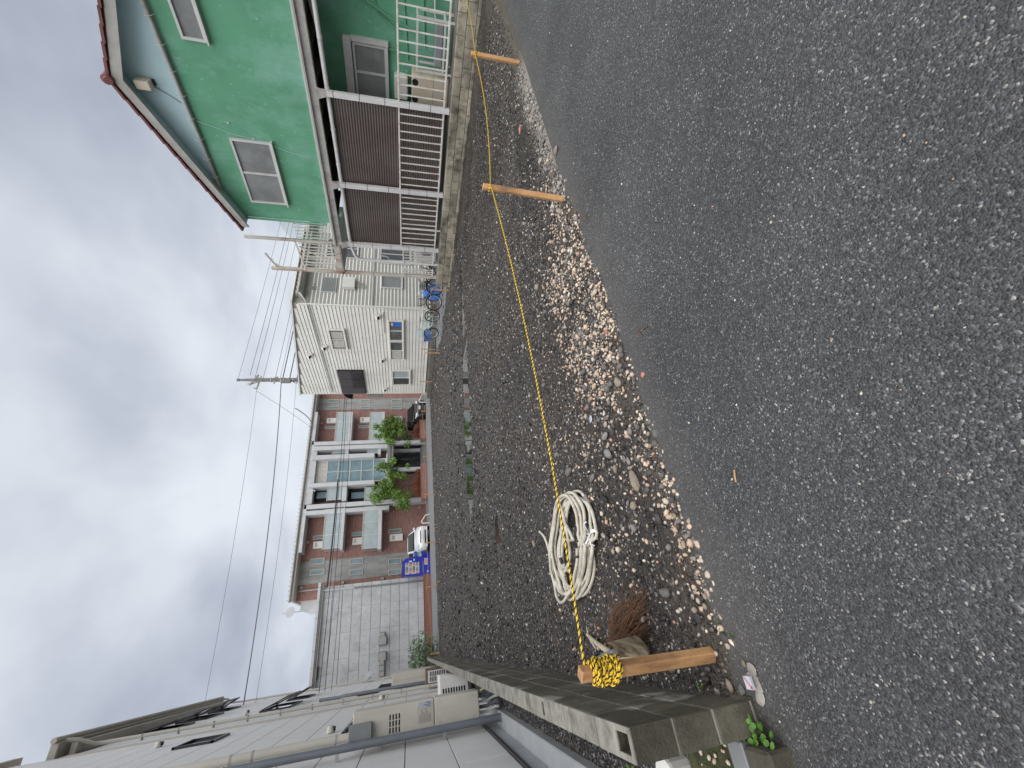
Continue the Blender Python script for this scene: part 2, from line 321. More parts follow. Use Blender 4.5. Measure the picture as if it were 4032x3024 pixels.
    def loft(s, rings, cap=True):
        n = len(rings[0]); i = len(s.v)
        for r in rings: s.v += [tuple(p) for p in r]
        for j in range(len(rings) - 1):
            for k in range(n): s.f.append((i + j * n + k, i + j * n + (k + 1) % n, i + (j + 1) * n + (k + 1) % n, i + (j + 1) * n + k))
        if cap: s.f.append(tuple(range(i + n - 1, i - 1, -1))); e_ = i + (len(rings) - 1) * n; s.f.append(tuple(range(e_, e_ + n)))
        return s
    def build(s, name, mat, parent=None, world=True):
        me = bpy.data.meshes.new(name)
        off = off_of(parent) if world else Vector((0, 0, 0))
        me.from_pydata([(x - off.x, y - off.y, z - off.z) for x, y, z in s.v], [], s.f)
        me.materials.append(MATS[mat]); me.update()
        import bmesh
        bm = bmesh.new(); bm.from_mesh(me); bmesh.ops.recalc_face_normals(bm, faces=bm.faces); bm.to_mesh(me); bm.free()
        if s.smooth:
            me.polygons.foreach_set('use_smooth', [True] * len(me.polygons))
            try: me.set_sharp_from_angle(angle=rad(50))
            except Exception: pass
        o = bpy.data.objects.new(name, me); col.objects.link(o)
        if parent is not None: o.parent = parent
        OFF[o.name] = off
        return o
def thing(name, loc, label, cat, group=None):
    o = bpy.data.objects.new(name, None); col.objects.link(o); o.location = loc; o.empty_display_size = .2
    OFF[o.name] = Vector(loc)
    return tag(o, label, cat, group)
def tag(o, label=None, cat=None, group=None, kind=None):
    if label: o['label'] = label
    if cat: o['category'] = cat
    if group: o['group'] = group
    if kind: o['kind'] = kind
    return o
def part(parent, name, mat, fn, *a, **k):
    m = MB(); fn(m, *a, **k); return m.build(name, mat, parent)
def bx(parent, name, mat, x0, x1, y0, y1, z0, z1, c=0.0):
    return MB().box(x0, x1, y0, y1, z0, z1, c).build(name, mat, parent)
def share(src, parent, loc, rotz=0.0, name=None):
    # a copy of one piece sharing mesh data; loc is a world position of the piece's own origin
    o = src.copy(); o.name = name or src.name.split('.')[0]; col.objects.link(o); o.parent = parent
    off = off_of(parent)
    o.location = Vector(loc) - off; o.rotation_euler = (0, 0, rotz)
    return o
def piece(mb, name, mat, parent, loc, rotz=0.0):
    # first of a shared piece: mesh in its own coordinates
    o = mb.build(name, mat, None); o.parent = parent
    off = off_of(parent)
    o.location = Vector(loc) - off; o.rotation_euler = (0, 0, rotz)
    return o
def fb(face, pos, a0, a1, z0, z1, d0, d1, m=None, c=0.0):
    # box on a wall face: a along the wall, d outward from the wall plane
    m = m or MB()
    if face == 'X-': return m.box(pos - d1, pos - d0, a0, a1, z0, z1, c)
    if face == 'X+': return m.box(pos + d0, pos + d1, a0, a1, z0, z1, c)
    if face == 'Y-': return m.box(a0, a1, pos - d1, pos - d0, z0, z1, c)
    if face == 'Y+': return m.box(a0, a1, pos + d0, pos + d1, z0, z1, c)
def window(parent, face, pos, a0, a1, z0, z1, panes=2, fmat='alu_frame', gmat='room_glass', d=.05, fw=.05, sill=True, label=None, gm=None):
    if a0 > a1: a0, a1 = a1, a0
    m = MB(); fb(face, pos, a0, a0 + fw, z0, z1, 0, d, m); fb(face, pos, a1 - fw, a1, z0, z1, 0, d, m)
    fb(face, pos, a0 + fw, a1 - fw, z1 - fw, z1, 0, d, m); fb(face, pos, a0 + fw, a1 - fw, z0, z0 + fw, 0, d, m)
    wdw = m.build('window', fmat, parent)
    if label: wdw['label'] = label
    n = panes; W = (a1 - a0 - 2 * fw) / n
    for k in range(n):
        q0 = a0 + fw + k * W; q1 = q0 + W; dd = d * .45 + (.012 if k % 2 else 0)
        fb(face, pos, q0 + (.015 if k else 0), q1 - (.015 if k < n - 1 else 0), z0 + fw, z1 - fw, .005, dd - .01).build('pane', (gm[k] if gm else gmat), wdw)
        if k: fb(face, pos, q0 - .022, q0 + .022, z0 + fw, z1 - fw, .004, dd + .012).build('mullion', fmat, wdw)
    if sill: fb(face, pos, a0 - .03, a1 + .03, z0 - .035, z0 - .001, 0, d + .04).build('sill', fmat, wdw)
    return wdw
def npmesh(name, verts, faces_flat, fsize, mat, cols=None, parent=None, smooth=False):
    me = bpy.data.meshes.new(name); nv = len(verts); nf = len(faces_flat) // fsize
    me.vertices.add(nv); me.vertices.foreach_set('co', np.asarray(verts, np.float32).ravel())
    me.loops.add(nf * fsize); me.loops.foreach_set('vertex_index', np.asarray(faces_flat, np.int32))
    me.polygons.add(nf); me.polygons.foreach_set('loop_start', np.arange(0, nf * fsize, fsize, dtype=np.int32)); me.polygons.foreach_set('loop_total', np.full(nf, fsize, np.int32))
    if smooth: me.polygons.foreach_set('use_smooth', np.ones(nf, bool))
    if cols is not None:
        at = me.color_attributes.new('Col', 'FLOAT_COLOR', 'POINT'); c4 = np.ones((nv, 4), np.float32); c4[:, :3] = cols; at.data.foreach_set('color', c4.ravel())
    me.materials.append(MATS[mat]); me.update(calc_edges=True); me.validate()
    o = bpy.data.objects.new(name, me); col.objects.link(o)
    if parent is not None: o.parent = parent
    return o
# ------------------------------------------------------------------ ground, road, lot
def road_material(name, base, light, scale, hi=.9):
    m = bpy.data.materials.new(name); m.use_nodes = True; MATS[name] = m
    t = m.node_tree; n = t.nodes; l = t.links; b = n['Principled BSDF']; b.inputs['Specular IOR Level'].default_value = .5
    g = n.new('ShaderNodeNewGeometry')
    v = n.new('ShaderNodeTexVoronoi'); v.inputs['Scale'].default_value = scale; l.new(g.outputs['Position'], v.inputs['Vector'])
    s = n.new('ShaderNodeSeparateColor'); l.new(v.outputs['Color'], s.inputs[0])
    r = n.new('ShaderNodeValToRGB'); l.new(s.outputs[0], r.inputs[0]); e = r.color_ramp.elements
    e[0].position = 0; e[0].color = (*[x * .42 for x in base], 1); e[1].position = 1.0; e[1].color = (*light, 1)
    for p, k in ((.45, .85), (.8, 1.3), (.92, 1.8), (.975, 3.0)):
        q = r.color_ramp.elements.new(p); q.color = (*[min(x * k, 1) for x in base], 1)
    # smaller grit between
    v2 = n.new('ShaderNodeTexVoronoi'); v2.inputs['Scale'].default_value = scale * 2.1; l.new(g.outputs['Position'], v2.inputs['Vector'])
    s2 = n.new('ShaderNodeSeparateColor'); l.new(v2.outputs['Color'], s2.inputs[0])
    m2 = n.new('ShaderNodeMapRange'); m2.inputs['To Min'].default_value = .6; m2.inputs['To Max'].default_value = 1.4; l.new(s2.outputs[1], m2.inputs['Value'])
    # large patches: worn, dusty near the dirt edge, darker tar
    no = n.new('ShaderNodeTexNoise'); no.inputs['Scale'].default_value = .9; no.inputs['Detail'].default_value = 7; no.inputs['Roughness'].default_value = .62; l.new(g.outputs['Position'], no.inputs['Vector'])
    m3 = n.new('ShaderNodeMapRange'); m3.inputs['From Min'].default_value = .3; m3.inputs['From Max'].default_value = .7; m3.inputs['To Min'].default_value = .72; m3.inputs['To Max'].default_value = 1.28; l.new(no.outputs['Fac'], m3.inputs['Value'])
    mu = n.new('ShaderNodeMath'); mu.operation = 'MULTIPLY'; l.new(m2.outputs[0], mu.inputs[0]); l.new(m3.outputs[0], mu.inputs[1])
    sv = n.new('ShaderNodeVectorMath'); sv.operation = 'SCALE'; l.new(r.outputs[0], sv.inputs[0]); l.new(mu.outputs[0], sv.inputs['Scale'])
    # grey dust worked into the asphalt beside the lot (y about 1.7 to 2.2)
    sx = n.new('ShaderNodeSeparateXYZ'); l.new(g.outputs['Position'], sx.inputs[0])
    sl = n.new('ShaderNodeMath'); sl.operation = 'MULTIPLY_ADD'; sl.inputs[1].default_value = -.045; l.new(sx.outputs['X'], sl.inputs[0]); l.new(sx.outputs['Y'], sl.inputs[2])
    nd = n.new('ShaderNodeMath'); nd.operation = 'MULTIPLY_ADD'; nd.inputs[1].default_value = .55; l.new(no.outputs['Fac'], nd.inputs[0]); l.new(sl.outputs[0], nd.inputs[2])
    md = n.new('ShaderNodeMapRange'); md.inputs['From Min'].default_value = 2.0; md.inputs['From Max'].default_value = 2.4; md.inputs['To Max'].default_value = .5; l.new(nd.outputs[0], md.inputs['Value'])
    mix = n.new('ShaderNodeMix'); mix.data_type = 'RGBA'; l.new(md.outputs[0], mix.inputs['Factor']); l.new(sv.outputs[0], mix.inputs['A']); mix.inputs['B'].default_value = (.098, .092, .084, 1)
    l.new(mix.outputs['Result'], b.inputs['Base Color'])
    mr = n.new('ShaderNodeMapRange'); mr.inputs['To Min'].default_value = .42; mr.inputs['To Max'].default_value = .72; l.new(s2.outputs[0], mr.inputs['Value']); l.new(mr.outputs[0], b.inputs['Roughness'])
    bu = n.new('ShaderNodeBump'); bu.inputs['Strength'].default_value = .8; bu.inputs['Distance'].default_value = .004; bu.invert = True
    l.new(v.outputs['Distance'], bu.inputs['Height']); l.new(bu.outputs[0], b.inputs['Normal'])
road_material('asphalt', (.0495, .0505, .053), (.32, .305, .27), 145)
pmat('street_asphalt', (.17, .175, .18), .7, .12, 1.5, .2, 60)
pmat('ground_far', (.12, .115, .10), .9, .2, .3, .2, 20)

def edge_y(x): return 2.075 + .05 * max(x, -1)            # line where asphalt meets dirt
def vnoise(x, y, f, seed):
    # smooth value noise on arrays
    x = np.asarray(x, float) * f; y = np.asarray(y, float) * f
    xi = np.floor(x).astype(np.int64); yi = np.floor(y).astype(np.int64); fx = x - xi; fy = y - yi
    fx = fx * fx * (3 - 2 * fx); fy = fy * fy * (3 - 2 * fy)
    def h(a, b):
        k = (a * 374761393 + b * 668265263 + seed * 974711) & 0xffffffff
        k = ((k ^ (k >> 13)) * 1274126177) & 0xffffffff
        return ((k ^ (k >> 16)) & 0xffff) / 65535.0
    return (h(xi, yi) * (1 - fx) + h(xi + 1, yi) * fx) * (1 - fy) + (h(xi, yi + 1) * (1 - fx) + h(xi + 1, yi + 1) * fx) * fy
def fbm(x, y, f, seed, o=4):
    s = 0; a = .5
    for k in range(o): s = s + a * (vnoise(x, y, f, seed + k * 17) - .5); a *= .5; f *= 2.03
    return s
PUD = [(8.3, 8.7, 1.4, .30), (6.3, 9.3, 1.3, .62), (4.8, 9.75, 1.15, .70), (3.4, 10.15, 1.0, .62), (10.0, 10.0, .9, .22), (1.35, 7.5, .5, .26)]
def ss(t): t = np.clip(t, 0, 1); return t * t * (3 - 2 * t)
def hgt(x, y):
    x = np.asarray(x, float); y = np.asarray(y, float)
    e_ = 2.075 + .05 * np.maximum(x, -1)
    z = .022 + .05 * fbm(x, y, .8, 3, 5) + .055 * fbm(x, y, 5.0, 9, 3) + .03 * fbm(x, y, 2.2, 14, 3) * ss((y - 5) / 5)
    z = z + .012 * ss((y - e_ - .15) / .6)
    # water lies in these hollows
    for px, py, rx, ry in PUD:
        ca, sa = math.cos(rad(163)), math.sin(rad(163))
        u = ((x - px) * ca + (y - py) * sa) / rx; v = (-(x - px) * sa + (y - py) * ca) / ry
        d2 = u * u + v * v
        z = z - .085 * np.exp(-d2 ** 1.5 * .9)
    # tyre ruts
    ca, sa = math.cos(rad(163)), math.sin(rad(163))
    for off in (-.9, 1.6):
        v = -(x - 5.0) * sa + (y - 8.2) * ca + off + .25 * fbm(x, y, .5, 40, 2)
        z = z - .02 * np.exp(-(v / .16) ** 2) + .012 * np.exp(-((np.abs(v) - .28) / .1) ** 2)
    # edge to the asphalt, ragged
    t = (y - e_ + .10 * fbm(x, y, 2.2, 21, 4) * 2) / .16
    z = np.where(t < 1, z * ss(t) - .022 * (1 - ss(t + .25)), z)
    # soil banked lower along the green house wall and at the far kerb
    z = z - .04 * ss((x - 9.8) / 1.3) * (y < 12)
    return z
def lot_mesh():
    xs = np.concatenate([np.arange(-.6, 6, .045), np.arange(6, 14.4, .075)])
    ys = [1.75]
    while ys[-1] < 24.4: ys.append(ys[-1] + min(.03 + (ys[-1] - 1.75) * .011, .2))
    ys = np.array(ys); X, Y = np.meshgrid(xs, ys); Z = hgt(X, Y)
    # no lot where the green house terrace stands
    nx, ny = len(xs), len(ys); v = np.stack([X.ravel(), Y.ravel(), Z.ravel()], 1)
    i = np.arange(ny - 1)[:, None] * nx + np.arange(nx - 1)[None, :]
    keep = ~((X[:-1, :-1] > 11.5) & (Y[:-1, :-1] < 10.8)).ravel()
    f = np.stack([i, i + 1, i + nx + 1, i + nx], -1).reshape(-1, 4)[keep].ravel()
    o = npmesh('dirt_lot', v, f, 4, 'dirt', smooth=True); o['kind'] = 'structure'; o['label'] = 'wet dark gravelly dirt of the empty building lot'
def dirtmat():
    m = bpy.data.materials.new('dirt'); m.use_nodes = True; MATS['dirt'] = m
    t = m.node_tree; n = t.nodes; l = t.links; b = n['Principled BSDF']
    g = n.new('ShaderNodeNewGeometry')
    v = n.new('ShaderNodeTexVoronoi'); v.inputs['Scale'].default_value = 60; l.new(g.outputs['Position'], v.inputs['Vector'])
    s = n.new('ShaderNodeSeparateColor'); l.new(v.outputs['Color'], s.inputs[0])
    r = n.new('ShaderNodeValToRGB'); l.new(s.outputs[0], r.inputs[0]); e = r.color_ramp.elements
    e[0].color = (.012, .010, .009, 1); e[1].position = 1; e[1].color = (.30, .285, .26, 1)
    for p, c in ((.4, (.019, .0155, .0135)), (.78, (.033, .0275, .024)), (.93, (.07, .063, .056))):
        q = r.color_ramp.elements.new(p); q.color = (*c, 1)
    no = n.new('ShaderNodeTexNoise'); no.inputs['Scale'].default_value = .8; no.inputs['Detail'].default_value = 8; no.inputs['Roughness'].default_value = .65; l.new(g.outputs['Position'], no.inputs['Vector'])
    rc = n.new('ShaderNodeValToRGB'); l.new(no.outputs['Fac'], rc.inputs[0]); e = rc.color_ramp.elements
    e[0].position = .33; e[0].color = (.55, .52, .50, 1); e[1].position = .68; e[1].color = (1.9, 1.8, 1.7, 1)
    mu = n.new('ShaderNodeVectorMath'); mu.operation = 'MULTIPLY'; l.new(r.outputs[0], mu.inputs[0]); l.new(rc.outputs[0], mu.inputs[1])
    # pale mud smeared along the asphalt edge
    sx = n.new('ShaderNodeSeparateXYZ'); l.new(g.outputs['Position'], sx.inputs[0])
    sl = n.new('ShaderNodeMath'); sl.operation = 'MULTIPLY_ADD'; sl.inputs[1].default_value = -.05; l.new(sx.outputs['X'], sl.inputs[0]); l.new(sx.outputs['Y'], sl.inputs[2])
    n3 = n.new('ShaderNodeTexNoise'); n3.inputs['Scale'].default_value = 2.2; n3.inputs['Detail'].default_value = 6; l.new(g.outputs['Position'], n3.inputs['Vector'])
    nd = n.new('ShaderNodeMath'); nd.operation = 'MULTIPLY_ADD'; nd.inputs[1].default_value = 1.1; l.new(n3.outputs['Fac'], nd.inputs[0]); l.new(sl.outputs[0], nd.inputs[2])
    md = n.new('ShaderNodeMapRange'); md.inputs['From Min'].default_value = 3.05; md.inputs['From Max'].default_value = 2.6; md.inputs['To Max'].default_value = .8; l.new(nd.outputs[0], md.inputs['Value'])
    mix = n.new('ShaderNodeMix'); mix.data_type = 'RGBA'; l.new(md.outputs[0], mix.inputs['Factor']); l.new(mu.outputs[0], mix.inputs['A']); mix.inputs['B'].default_value = (.085, .068, .053, 1)
    # pale crumbled mortar worked into the dirt along the right part of the edge
    mxa = n.new('ShaderNodeMapRange'); mxa.inputs['From Min'].default_value = 3.5; mxa.inputs['From Max'].default_value = 4.3; l.new(sx.outputs['X'], mxa.inputs['Value'])
    mxb = n.new('ShaderNodeMapRange'); mxb.inputs['From Min'].default_value = 6.9; mxb.inputs['From Max'].default_value = 6.2; l.new(sx.outputs['X'], mxb.inputs['Value'])
    mm1 = n.new('ShaderNodeMath'); mm1.operation = 'MULTIPLY'; l.new(mxa.outputs[0], mm1.inputs[0]); l.new(mxb.outputs[0], mm1.inputs[1])
    n6 = n.new('ShaderNodeTexNoise'); n6.inputs['Scale'].default_value = 5; n6.inputs['Detail'].default_value = 8; n6.inputs['Roughness'].default_value = .75; l.new(g.outputs['Position'], n6.inputs['Vector'])
    nd6 = n.new('ShaderNodeMath'); nd6.operation = 'MULTIPLY_ADD'; nd6.inputs[1].default_value = .55; l.new(n6.outputs['Fac'], nd6.inputs[0]); l.new(sl.outputs[0], nd6.inputs[2])
    md6 = n.new('ShaderNodeMapRange'); md6.inputs['From Min'].default_value = 2.66; md6.inputs['From Max'].default_value = 2.46; md6.inputs['To Max'].default_value = .9; l.new(nd6.outputs[0], md6.inputs['Value'])
    mm2 = n.new('ShaderNodeMath'); mm2.operation = 'MULTIPLY'; l.new(mm1.outputs[0], mm2.inputs[0]); l.new(md6.outputs[0], mm2.inputs[1])
    mix6 = n.new('ShaderNodeMix'); mix6.data_type = 'RGBA'; l.new(mm2.outputs[0], mix6.inputs['Factor']); l.new(mix.outputs['Result'], mix6.inputs['A']); mix6.inputs['B'].default_value = (.235, .215, .19, 1)
    l.new(mix6.outputs['Result'], b.inputs['Base Color'])
    rr = n.new('ShaderNodeMapRange'); rr.inputs['From Min'].default_value = .35; rr.inputs['From Max'].default_value = .65; rr.inputs['To Min'].default_value = .38; rr.inputs['To Max'].default_value = .8; l.new(no.outputs['Fac'], rr.inputs['Value']); l.new(rr.outputs[0], b.inputs['Roughness'])
    bu = n.new('ShaderNodeBump'); bu.inputs['Strength'].default_value = .9; bu.inputs['Distance'].default_value = .012; bu.invert = True; l.new(v.outputs['Distance'], bu.inputs['Height']); l.new(bu.outputs[0], b.inputs['Normal'])
dirtmat()
def sheet(name, mat, x0, x1, y0, y1, z, label):
    o = MB().quad((x0, y0, z), (x1, y0, z), (x1, y1, z), (x0, y1, z)).build(name, mat); o['kind'] = 'structure'; o['label'] = label; return o
sheet('ground', 'ground_far', -600, 600, -600, 600, -.35, 'flat ground running out to the horizon')
sheet('road', 'asphalt', -40, 60, -8, 3.2, 0.0, 'dark speckled asphalt road in the foreground')
_rv = bpy.data.objects['road'].data.vertices; _rv[3].co.y = 2.075; _rv[2].co.y = 2.6    # the road ends just under the lot's dirt
st = sheet('street', 'street_asphalt', -40, 60, 24.2, 36.5, -.012, 'grey back street between the lot and the apartment building')
lot_mesh()
wm = bpy.data.materials.new('water'); wm.use_nodes = True; MATS['water'] = wm
_b = wm.node_tree.nodes['Principled BSDF']; _b.inputs['Base Color'].default_value = (.018, .016, .013, 1); _b.inputs['Roughness'].default_value = .03; _b.inputs['Specular IOR Level'].default_value = .5
pw = MB()
for px, py, rx, ry in PUD:
    ca, sa = math.cos(rad(163)), math.sin(rad(163)); ring = []
    for k in range(24):
        th = k / 24 * 2 * math.pi; u = math.cos(th) * rx * 1.15; v = math.sin(th) * ry * 1.25
        ring.append((px + u * ca - v * sa, py + u * sa + v * ca))
    z = -.004 - .0012 * PUD.index((px, py, rx, ry))
    po = MB().quad(*[(a, b, z) for a, b in ring]).build('puddle', 'water'); po['kind'] = 'structure'
    po['label'] = 'shallow rain puddle lying in the dirt lot'; po['group'] = 'rain puddles in the lot'

# ---- stones: dark grit, pale chips, tan pebbles
ICO_V = np.array([(-1, 1.618, 0), (1, 1.618, 0), (-1, -1.618, 0), (1, -1.618, 0), (0, -1, 1.618), (0, 1, 1.618), (0, -1, -1.618), (0, 1, -1.618), (1.618, 0, -1), (1.618, 0, 1), (-1.618, 0, -1), (-1.618, 0, 1)]) / 1.902
ICO_F = np.array([(0, 11, 5), (0, 5, 1), (0, 1, 7), (0, 7, 10), (0, 10, 11), (1, 5, 9), (5, 11, 4), (11, 10, 2), (10, 7, 6), (7, 1, 8), (3, 9, 4), (3, 4, 2), (3, 2, 6), (3, 6, 8), (3, 8, 9), (4, 9, 5), (2, 4, 11), (6, 2, 10), (8, 6, 7), (9, 8, 1)])
def scatter(name, xy, size, colr, mat, label, flat=(.45, .8), jag=.22, sink=.25, smooth=False, z=None, parent=None):
    n = len(xy); sc_ = np.stack([rg.uniform(.75, 1.3, n), rg.uniform(.6, 1.0, n), rg.uniform(flat[0], flat[1], n)], 1) * (size / 2)[:, None]
    v = ICO_V[None] * (1 + rg.normal(0, jag, (n, 12, 1)).clip(-.45, .45)) * sc_[:, None, :]
    a = rg.uniform(0, 6.28, n); t = rg.normal(0, .25, n)
    c, s_ = np.cos(t), np.sin(t); v = np.stack([v[..., 0] * c[:, None] + v[..., 2] * s_[:, None], v[..., 1], -v[..., 0] * s_[:, None] + v[..., 2] * c[:, None]], -1)
    c, s_ = np.cos(a), np.sin(a); v = np.stack([v[..., 0] * c[:, None] - v[..., 1] * s_[:, None], v[..., 0] * s_[:, None] + v[..., 1] * c[:, None], v[..., 2]], -1)
    h = hgt(xy[:, 0], xy[:, 1]) if z is None else np.full(n, z)
    v[..., 0] += xy[:, 0, None]; v[..., 1] += xy[:, 1, None]; v[..., 2] += (h + sc_[:, 2] * (1 - 2 * sink))[:, None]
    f = (ICO_F[None] + (np.arange(n) * 12)[:, None, None]).ravel()
    o = npmesh(name, v.reshape(-1, 3), f, 3, mat, cols=np.repeat(colr, 12, 0), smooth=smooth)
    o['kind'] = 'stuff'; o['label'] = label; o['category'] = 'gravel'
    return o
def palette(n, cols, wts, jit=.22):
    k = rg.choice(len(cols), n, p=np.array(wts) / sum(wts)); return np.array(cols)[k] * rg.uniform(1 - jit, 1 + jit, (n, 1))
def inlot(xy): return (xy[:, 1] > edge_yv(xy[:, 0])) & (xy[:, 0] > -.36) & ~((xy[:, 0] > 11.0) & (xy[:, 1] < 11.4))
def edge_yv(x): return 2.075 + .05 * np.maximum(x, -1)
def dry(xy, sz):
    # few stones break the surface of the puddles
    k = (hgt(xy[:, 0], xy[:, 1]) > .002) | (rg.random(len(xy)) < .33); return xy[k], sz[k]
def samp(n, x0, x1, y0, y1, yp=1.0):
    y = y0 + (y1 - y0) * rg.random(n) ** yp; return np.stack([rg.uniform(x0, x1, n), y], 1)
GC = [(.014, .012, .011), (.032, .0275, .025), (.088, .081, .075), (.46, .44, .40), (.24, .18, .13)]
xy = samp(64000, -.36, 9.5, 2.05, 9.0, 1.5); xy = xy[inlot(xy)]
dens = fbm(xy[:, 0], xy[:, 1], .9, 77, 4) + .5; xy = xy[rg.random(len(xy)) < np.clip(dens * 1.5, .2, 1)]
sz = rg.lognormal(math.log(.013), .42, len(xy)).clip(.006, .045) * (1 + .05 * (xy[:, 1] - 2))
xy, sz = dry(xy, sz); scatter('grit', xy, sz, palette(len(xy), GC, [5, 5, 2.4, 1.1, .4]), 'wet_stones', 'fine dark crushed stone grit over the near half of the lot')
xy = samp(34000, -.36, 13.6, 8.5, 23.9, 1.2); xy = xy[inlot(xy)]
dens = fbm(xy[:, 0], xy[:, 1], .5, 78, 4) + .5; xy = xy[rg.random(len(xy)) < np.clip(dens * 1.5, .15, 1)]
sz = rg.lognormal(math.log(.025), .5, len(xy)).clip(.010, .11)
xy, sz = dry(xy, sz); scatter('coarse_grit', xy, sz, palette(len(xy), GC, [5, 5, 2.2, 1.0, .3]), 'wet_stones', 'coarse dark crushed stone over the far half of the lot')
# tan pebbles: a drift beside the asphalt edge
def pebble_density(x, y):
    e_ = y - edge_yv(x)
    main = np.exp(-((x - 2.25) / 1.0) ** 4) * np.exp(-((e_ - .45 - .12 * (x - 2.2)) / .36) ** 2) * .85
    rim = np.exp(-((e_ - .07) / .10) ** 2) * ss((x + .3) / .3) * (1 - ss((x - 3.0) / .6)) * 1.15
    mid = np.exp(-((x - .95) / .28) ** 2 - ((e_ - .22) / .16) ** 2) * .8
    tail = np.exp(-((x - 1.2) / .9) ** 2 - ((e_ - .75) / .5) ** 2) * .10 + np.exp(-((x - 3.5) / .5) ** 2 - ((e_ - .2) / .25) ** 2) * .3
    d = np.maximum(np.maximum(main, rim), np.maximum(mid, tail)) * np.clip(.2 + 3.4 * (fbm(x, y, 2.4, 5, 4) + .24), 0, 1.35)
    return d + .02 * (y < 5)
xy = samp(24000, -.3, 4.6, 2.08, 4.6); xy = xy[rg.random(len(xy)) < pebble_density(xy[:, 0], xy[:, 1])]; xy = xy[inlot(xy)]
sz = rg.lognormal(math.log(.0208), .38, len(xy)).clip(.010, .052)
PC = [(.52, .40, .30), (.44, .32, .235), (.57, .48, .38), (.32, .26, .19), (.58, .52, .43), (.09, .085, .085), (.48, .29, .21)]
scatter('pebbles', xy, sz, palette(len(xy), PC, [5, 2.6, 3.4, 1.6, 1.5, 1.7, .9], .2), 'stones', 'pale tan rounded pebbles drifted along the asphalt edge', flat=(.5, .85), jag=.10, sink=.2, smooth=True)
# grey chips among the pebbles
xy = samp(9000, -.3, 4.8, 2.1, 4.6); xy = xy[rg.random(len(xy)) < pebble_density(xy[:, 0], xy[:, 1] + .05) * .75 + .05]; xy = xy[inlot(xy)]
sz = rg.lognormal(math.log(.030), .40, len(xy)).clip(.012, .08)
scatter('stone_chips', xy, sz, palette(len(xy), [(.06, .055, .055), (.11, .105, .10), (.17, .16, .15), (.24, .21, .18)], [4, 4, 2, 1]), 'stones', 'angular dark grey stone chips among the pebbles', jag=.3)
# crumbled pale rubble toward the right along the edge
xy = samp(9000, 3.3, 7.2, 2.2, 3.2); e_ = xy[:, 1] - edge_yv(xy[:, 0])
xy = xy[(rg.random(len(xy)) < np.exp(-((e_ - .12) / .14) ** 2) * np.clip(.4 + 3 * fbm(xy[:, 0], xy[:, 1], 3, 90, 3), 0, 1)) & (xy[:, 0] < 6.6)]
sz = rg.lognormal(math.log(.022), .45, len(xy)).clip(.008, .07)
scatter('rubble_crumbs', xy, sz, palette(len(xy), [(.30, .275, .245), (.22, .20, .18), (.38, .35, .31), (.10, .09, .085)], [4, 3, 2, 2]), 'stones', 'crumbled pale grey rubble along the asphalt edge', jag=.25)
# grit tracked onto the asphalt
xy = samp(1300, -2.0, 6.5, -1.2, 2.1, .6); xy = xy[xy[:, 1] < edge_yv(xy[:, 0])]
sz = rg.lognormal(math.log(.0065), .4, len(xy)).clip(.003, .016)
scatter('road_grit', xy, sz, palette(len(xy), [(.5, .46, .39), (.2, .19, .18), (.62, .6, .55), (.45, .3, .2)], [3, 4, 1.6, .8]), 'stones', 'loose pale grit tracked onto the asphalt', z=0.0)
# ------------------------------------------------------------------ concrete block wall on the left
bw = thing('block_wall', (-.45, 13, 0), 'low weathered concrete block wall along the left side of the lot', 'wall')
WX0, WX1 = -.512, -.388
def block_mesh(L_, hollow=None):
    m = MB()
    if not hollow: m.box(WX0, WX1, 0, L_, 0, .19, .005); return m
    # top with an open core: y range hollow, 100 mm deep
    a, b = hollow; w_ = .026; zt = .19; zb = .06
    def rr_(x0, x1, y0, y1, z): return [(x0, y0, z), (x1, y0, z), (x1, y1, z), (x0, y1, z)]
    o_, i_ = (WX0, WX1, 0, L_), (WX0 + w_, WX1 - w_, a, b)
    rings = [rr_(*o_, 0), rr_(*o_, zt), rr_(*i_, zt), rr_(*i_, zb)]
    m.v = [p for r in rings for p in r]; m.f = [(3, 2, 1, 0), (12, 13, 14, 15)]
    for j in range(3):
        for k in range(4): m.f.append((j * 4 + k, j * 4 + (k + 1) % 4, j * 4 + 4 + (k + 1) % 4, j * 4 + 4 + k))
    return m
y_start, y_end = 2.085, 23.9; bl = .39; jn = .01
full = piece(block_mesh(bl), 'block', 'block', bw, (0, 2.085, .02)); half = None
first = True
special = {0: (.028, .15), 3: (.14, .20), 9: (.1, .16), 20: (.12, .2), 33: (.1, .2)}
for cz in range(3):
    z = .02 + cz * .2; y = y_start; k = 0; offs = (cz == 1)
    while y < y_end - .2:
        L_ = .19 if (offs and k == 0) else bl
        if cz == 2 and k in special: piece(block_mesh(bl, special[k]), 'block', 'block', bw, (0, y, z))
        elif L_ == .19:
            piece(block_mesh(.19), 'block', 'block', bw, (0, y, z))
        elif first: first = False
        else: share(full, bw, (0, y + (0), z + rnd.uniform(-.0015, .0015)))
        y += L_ + jn; k += 1
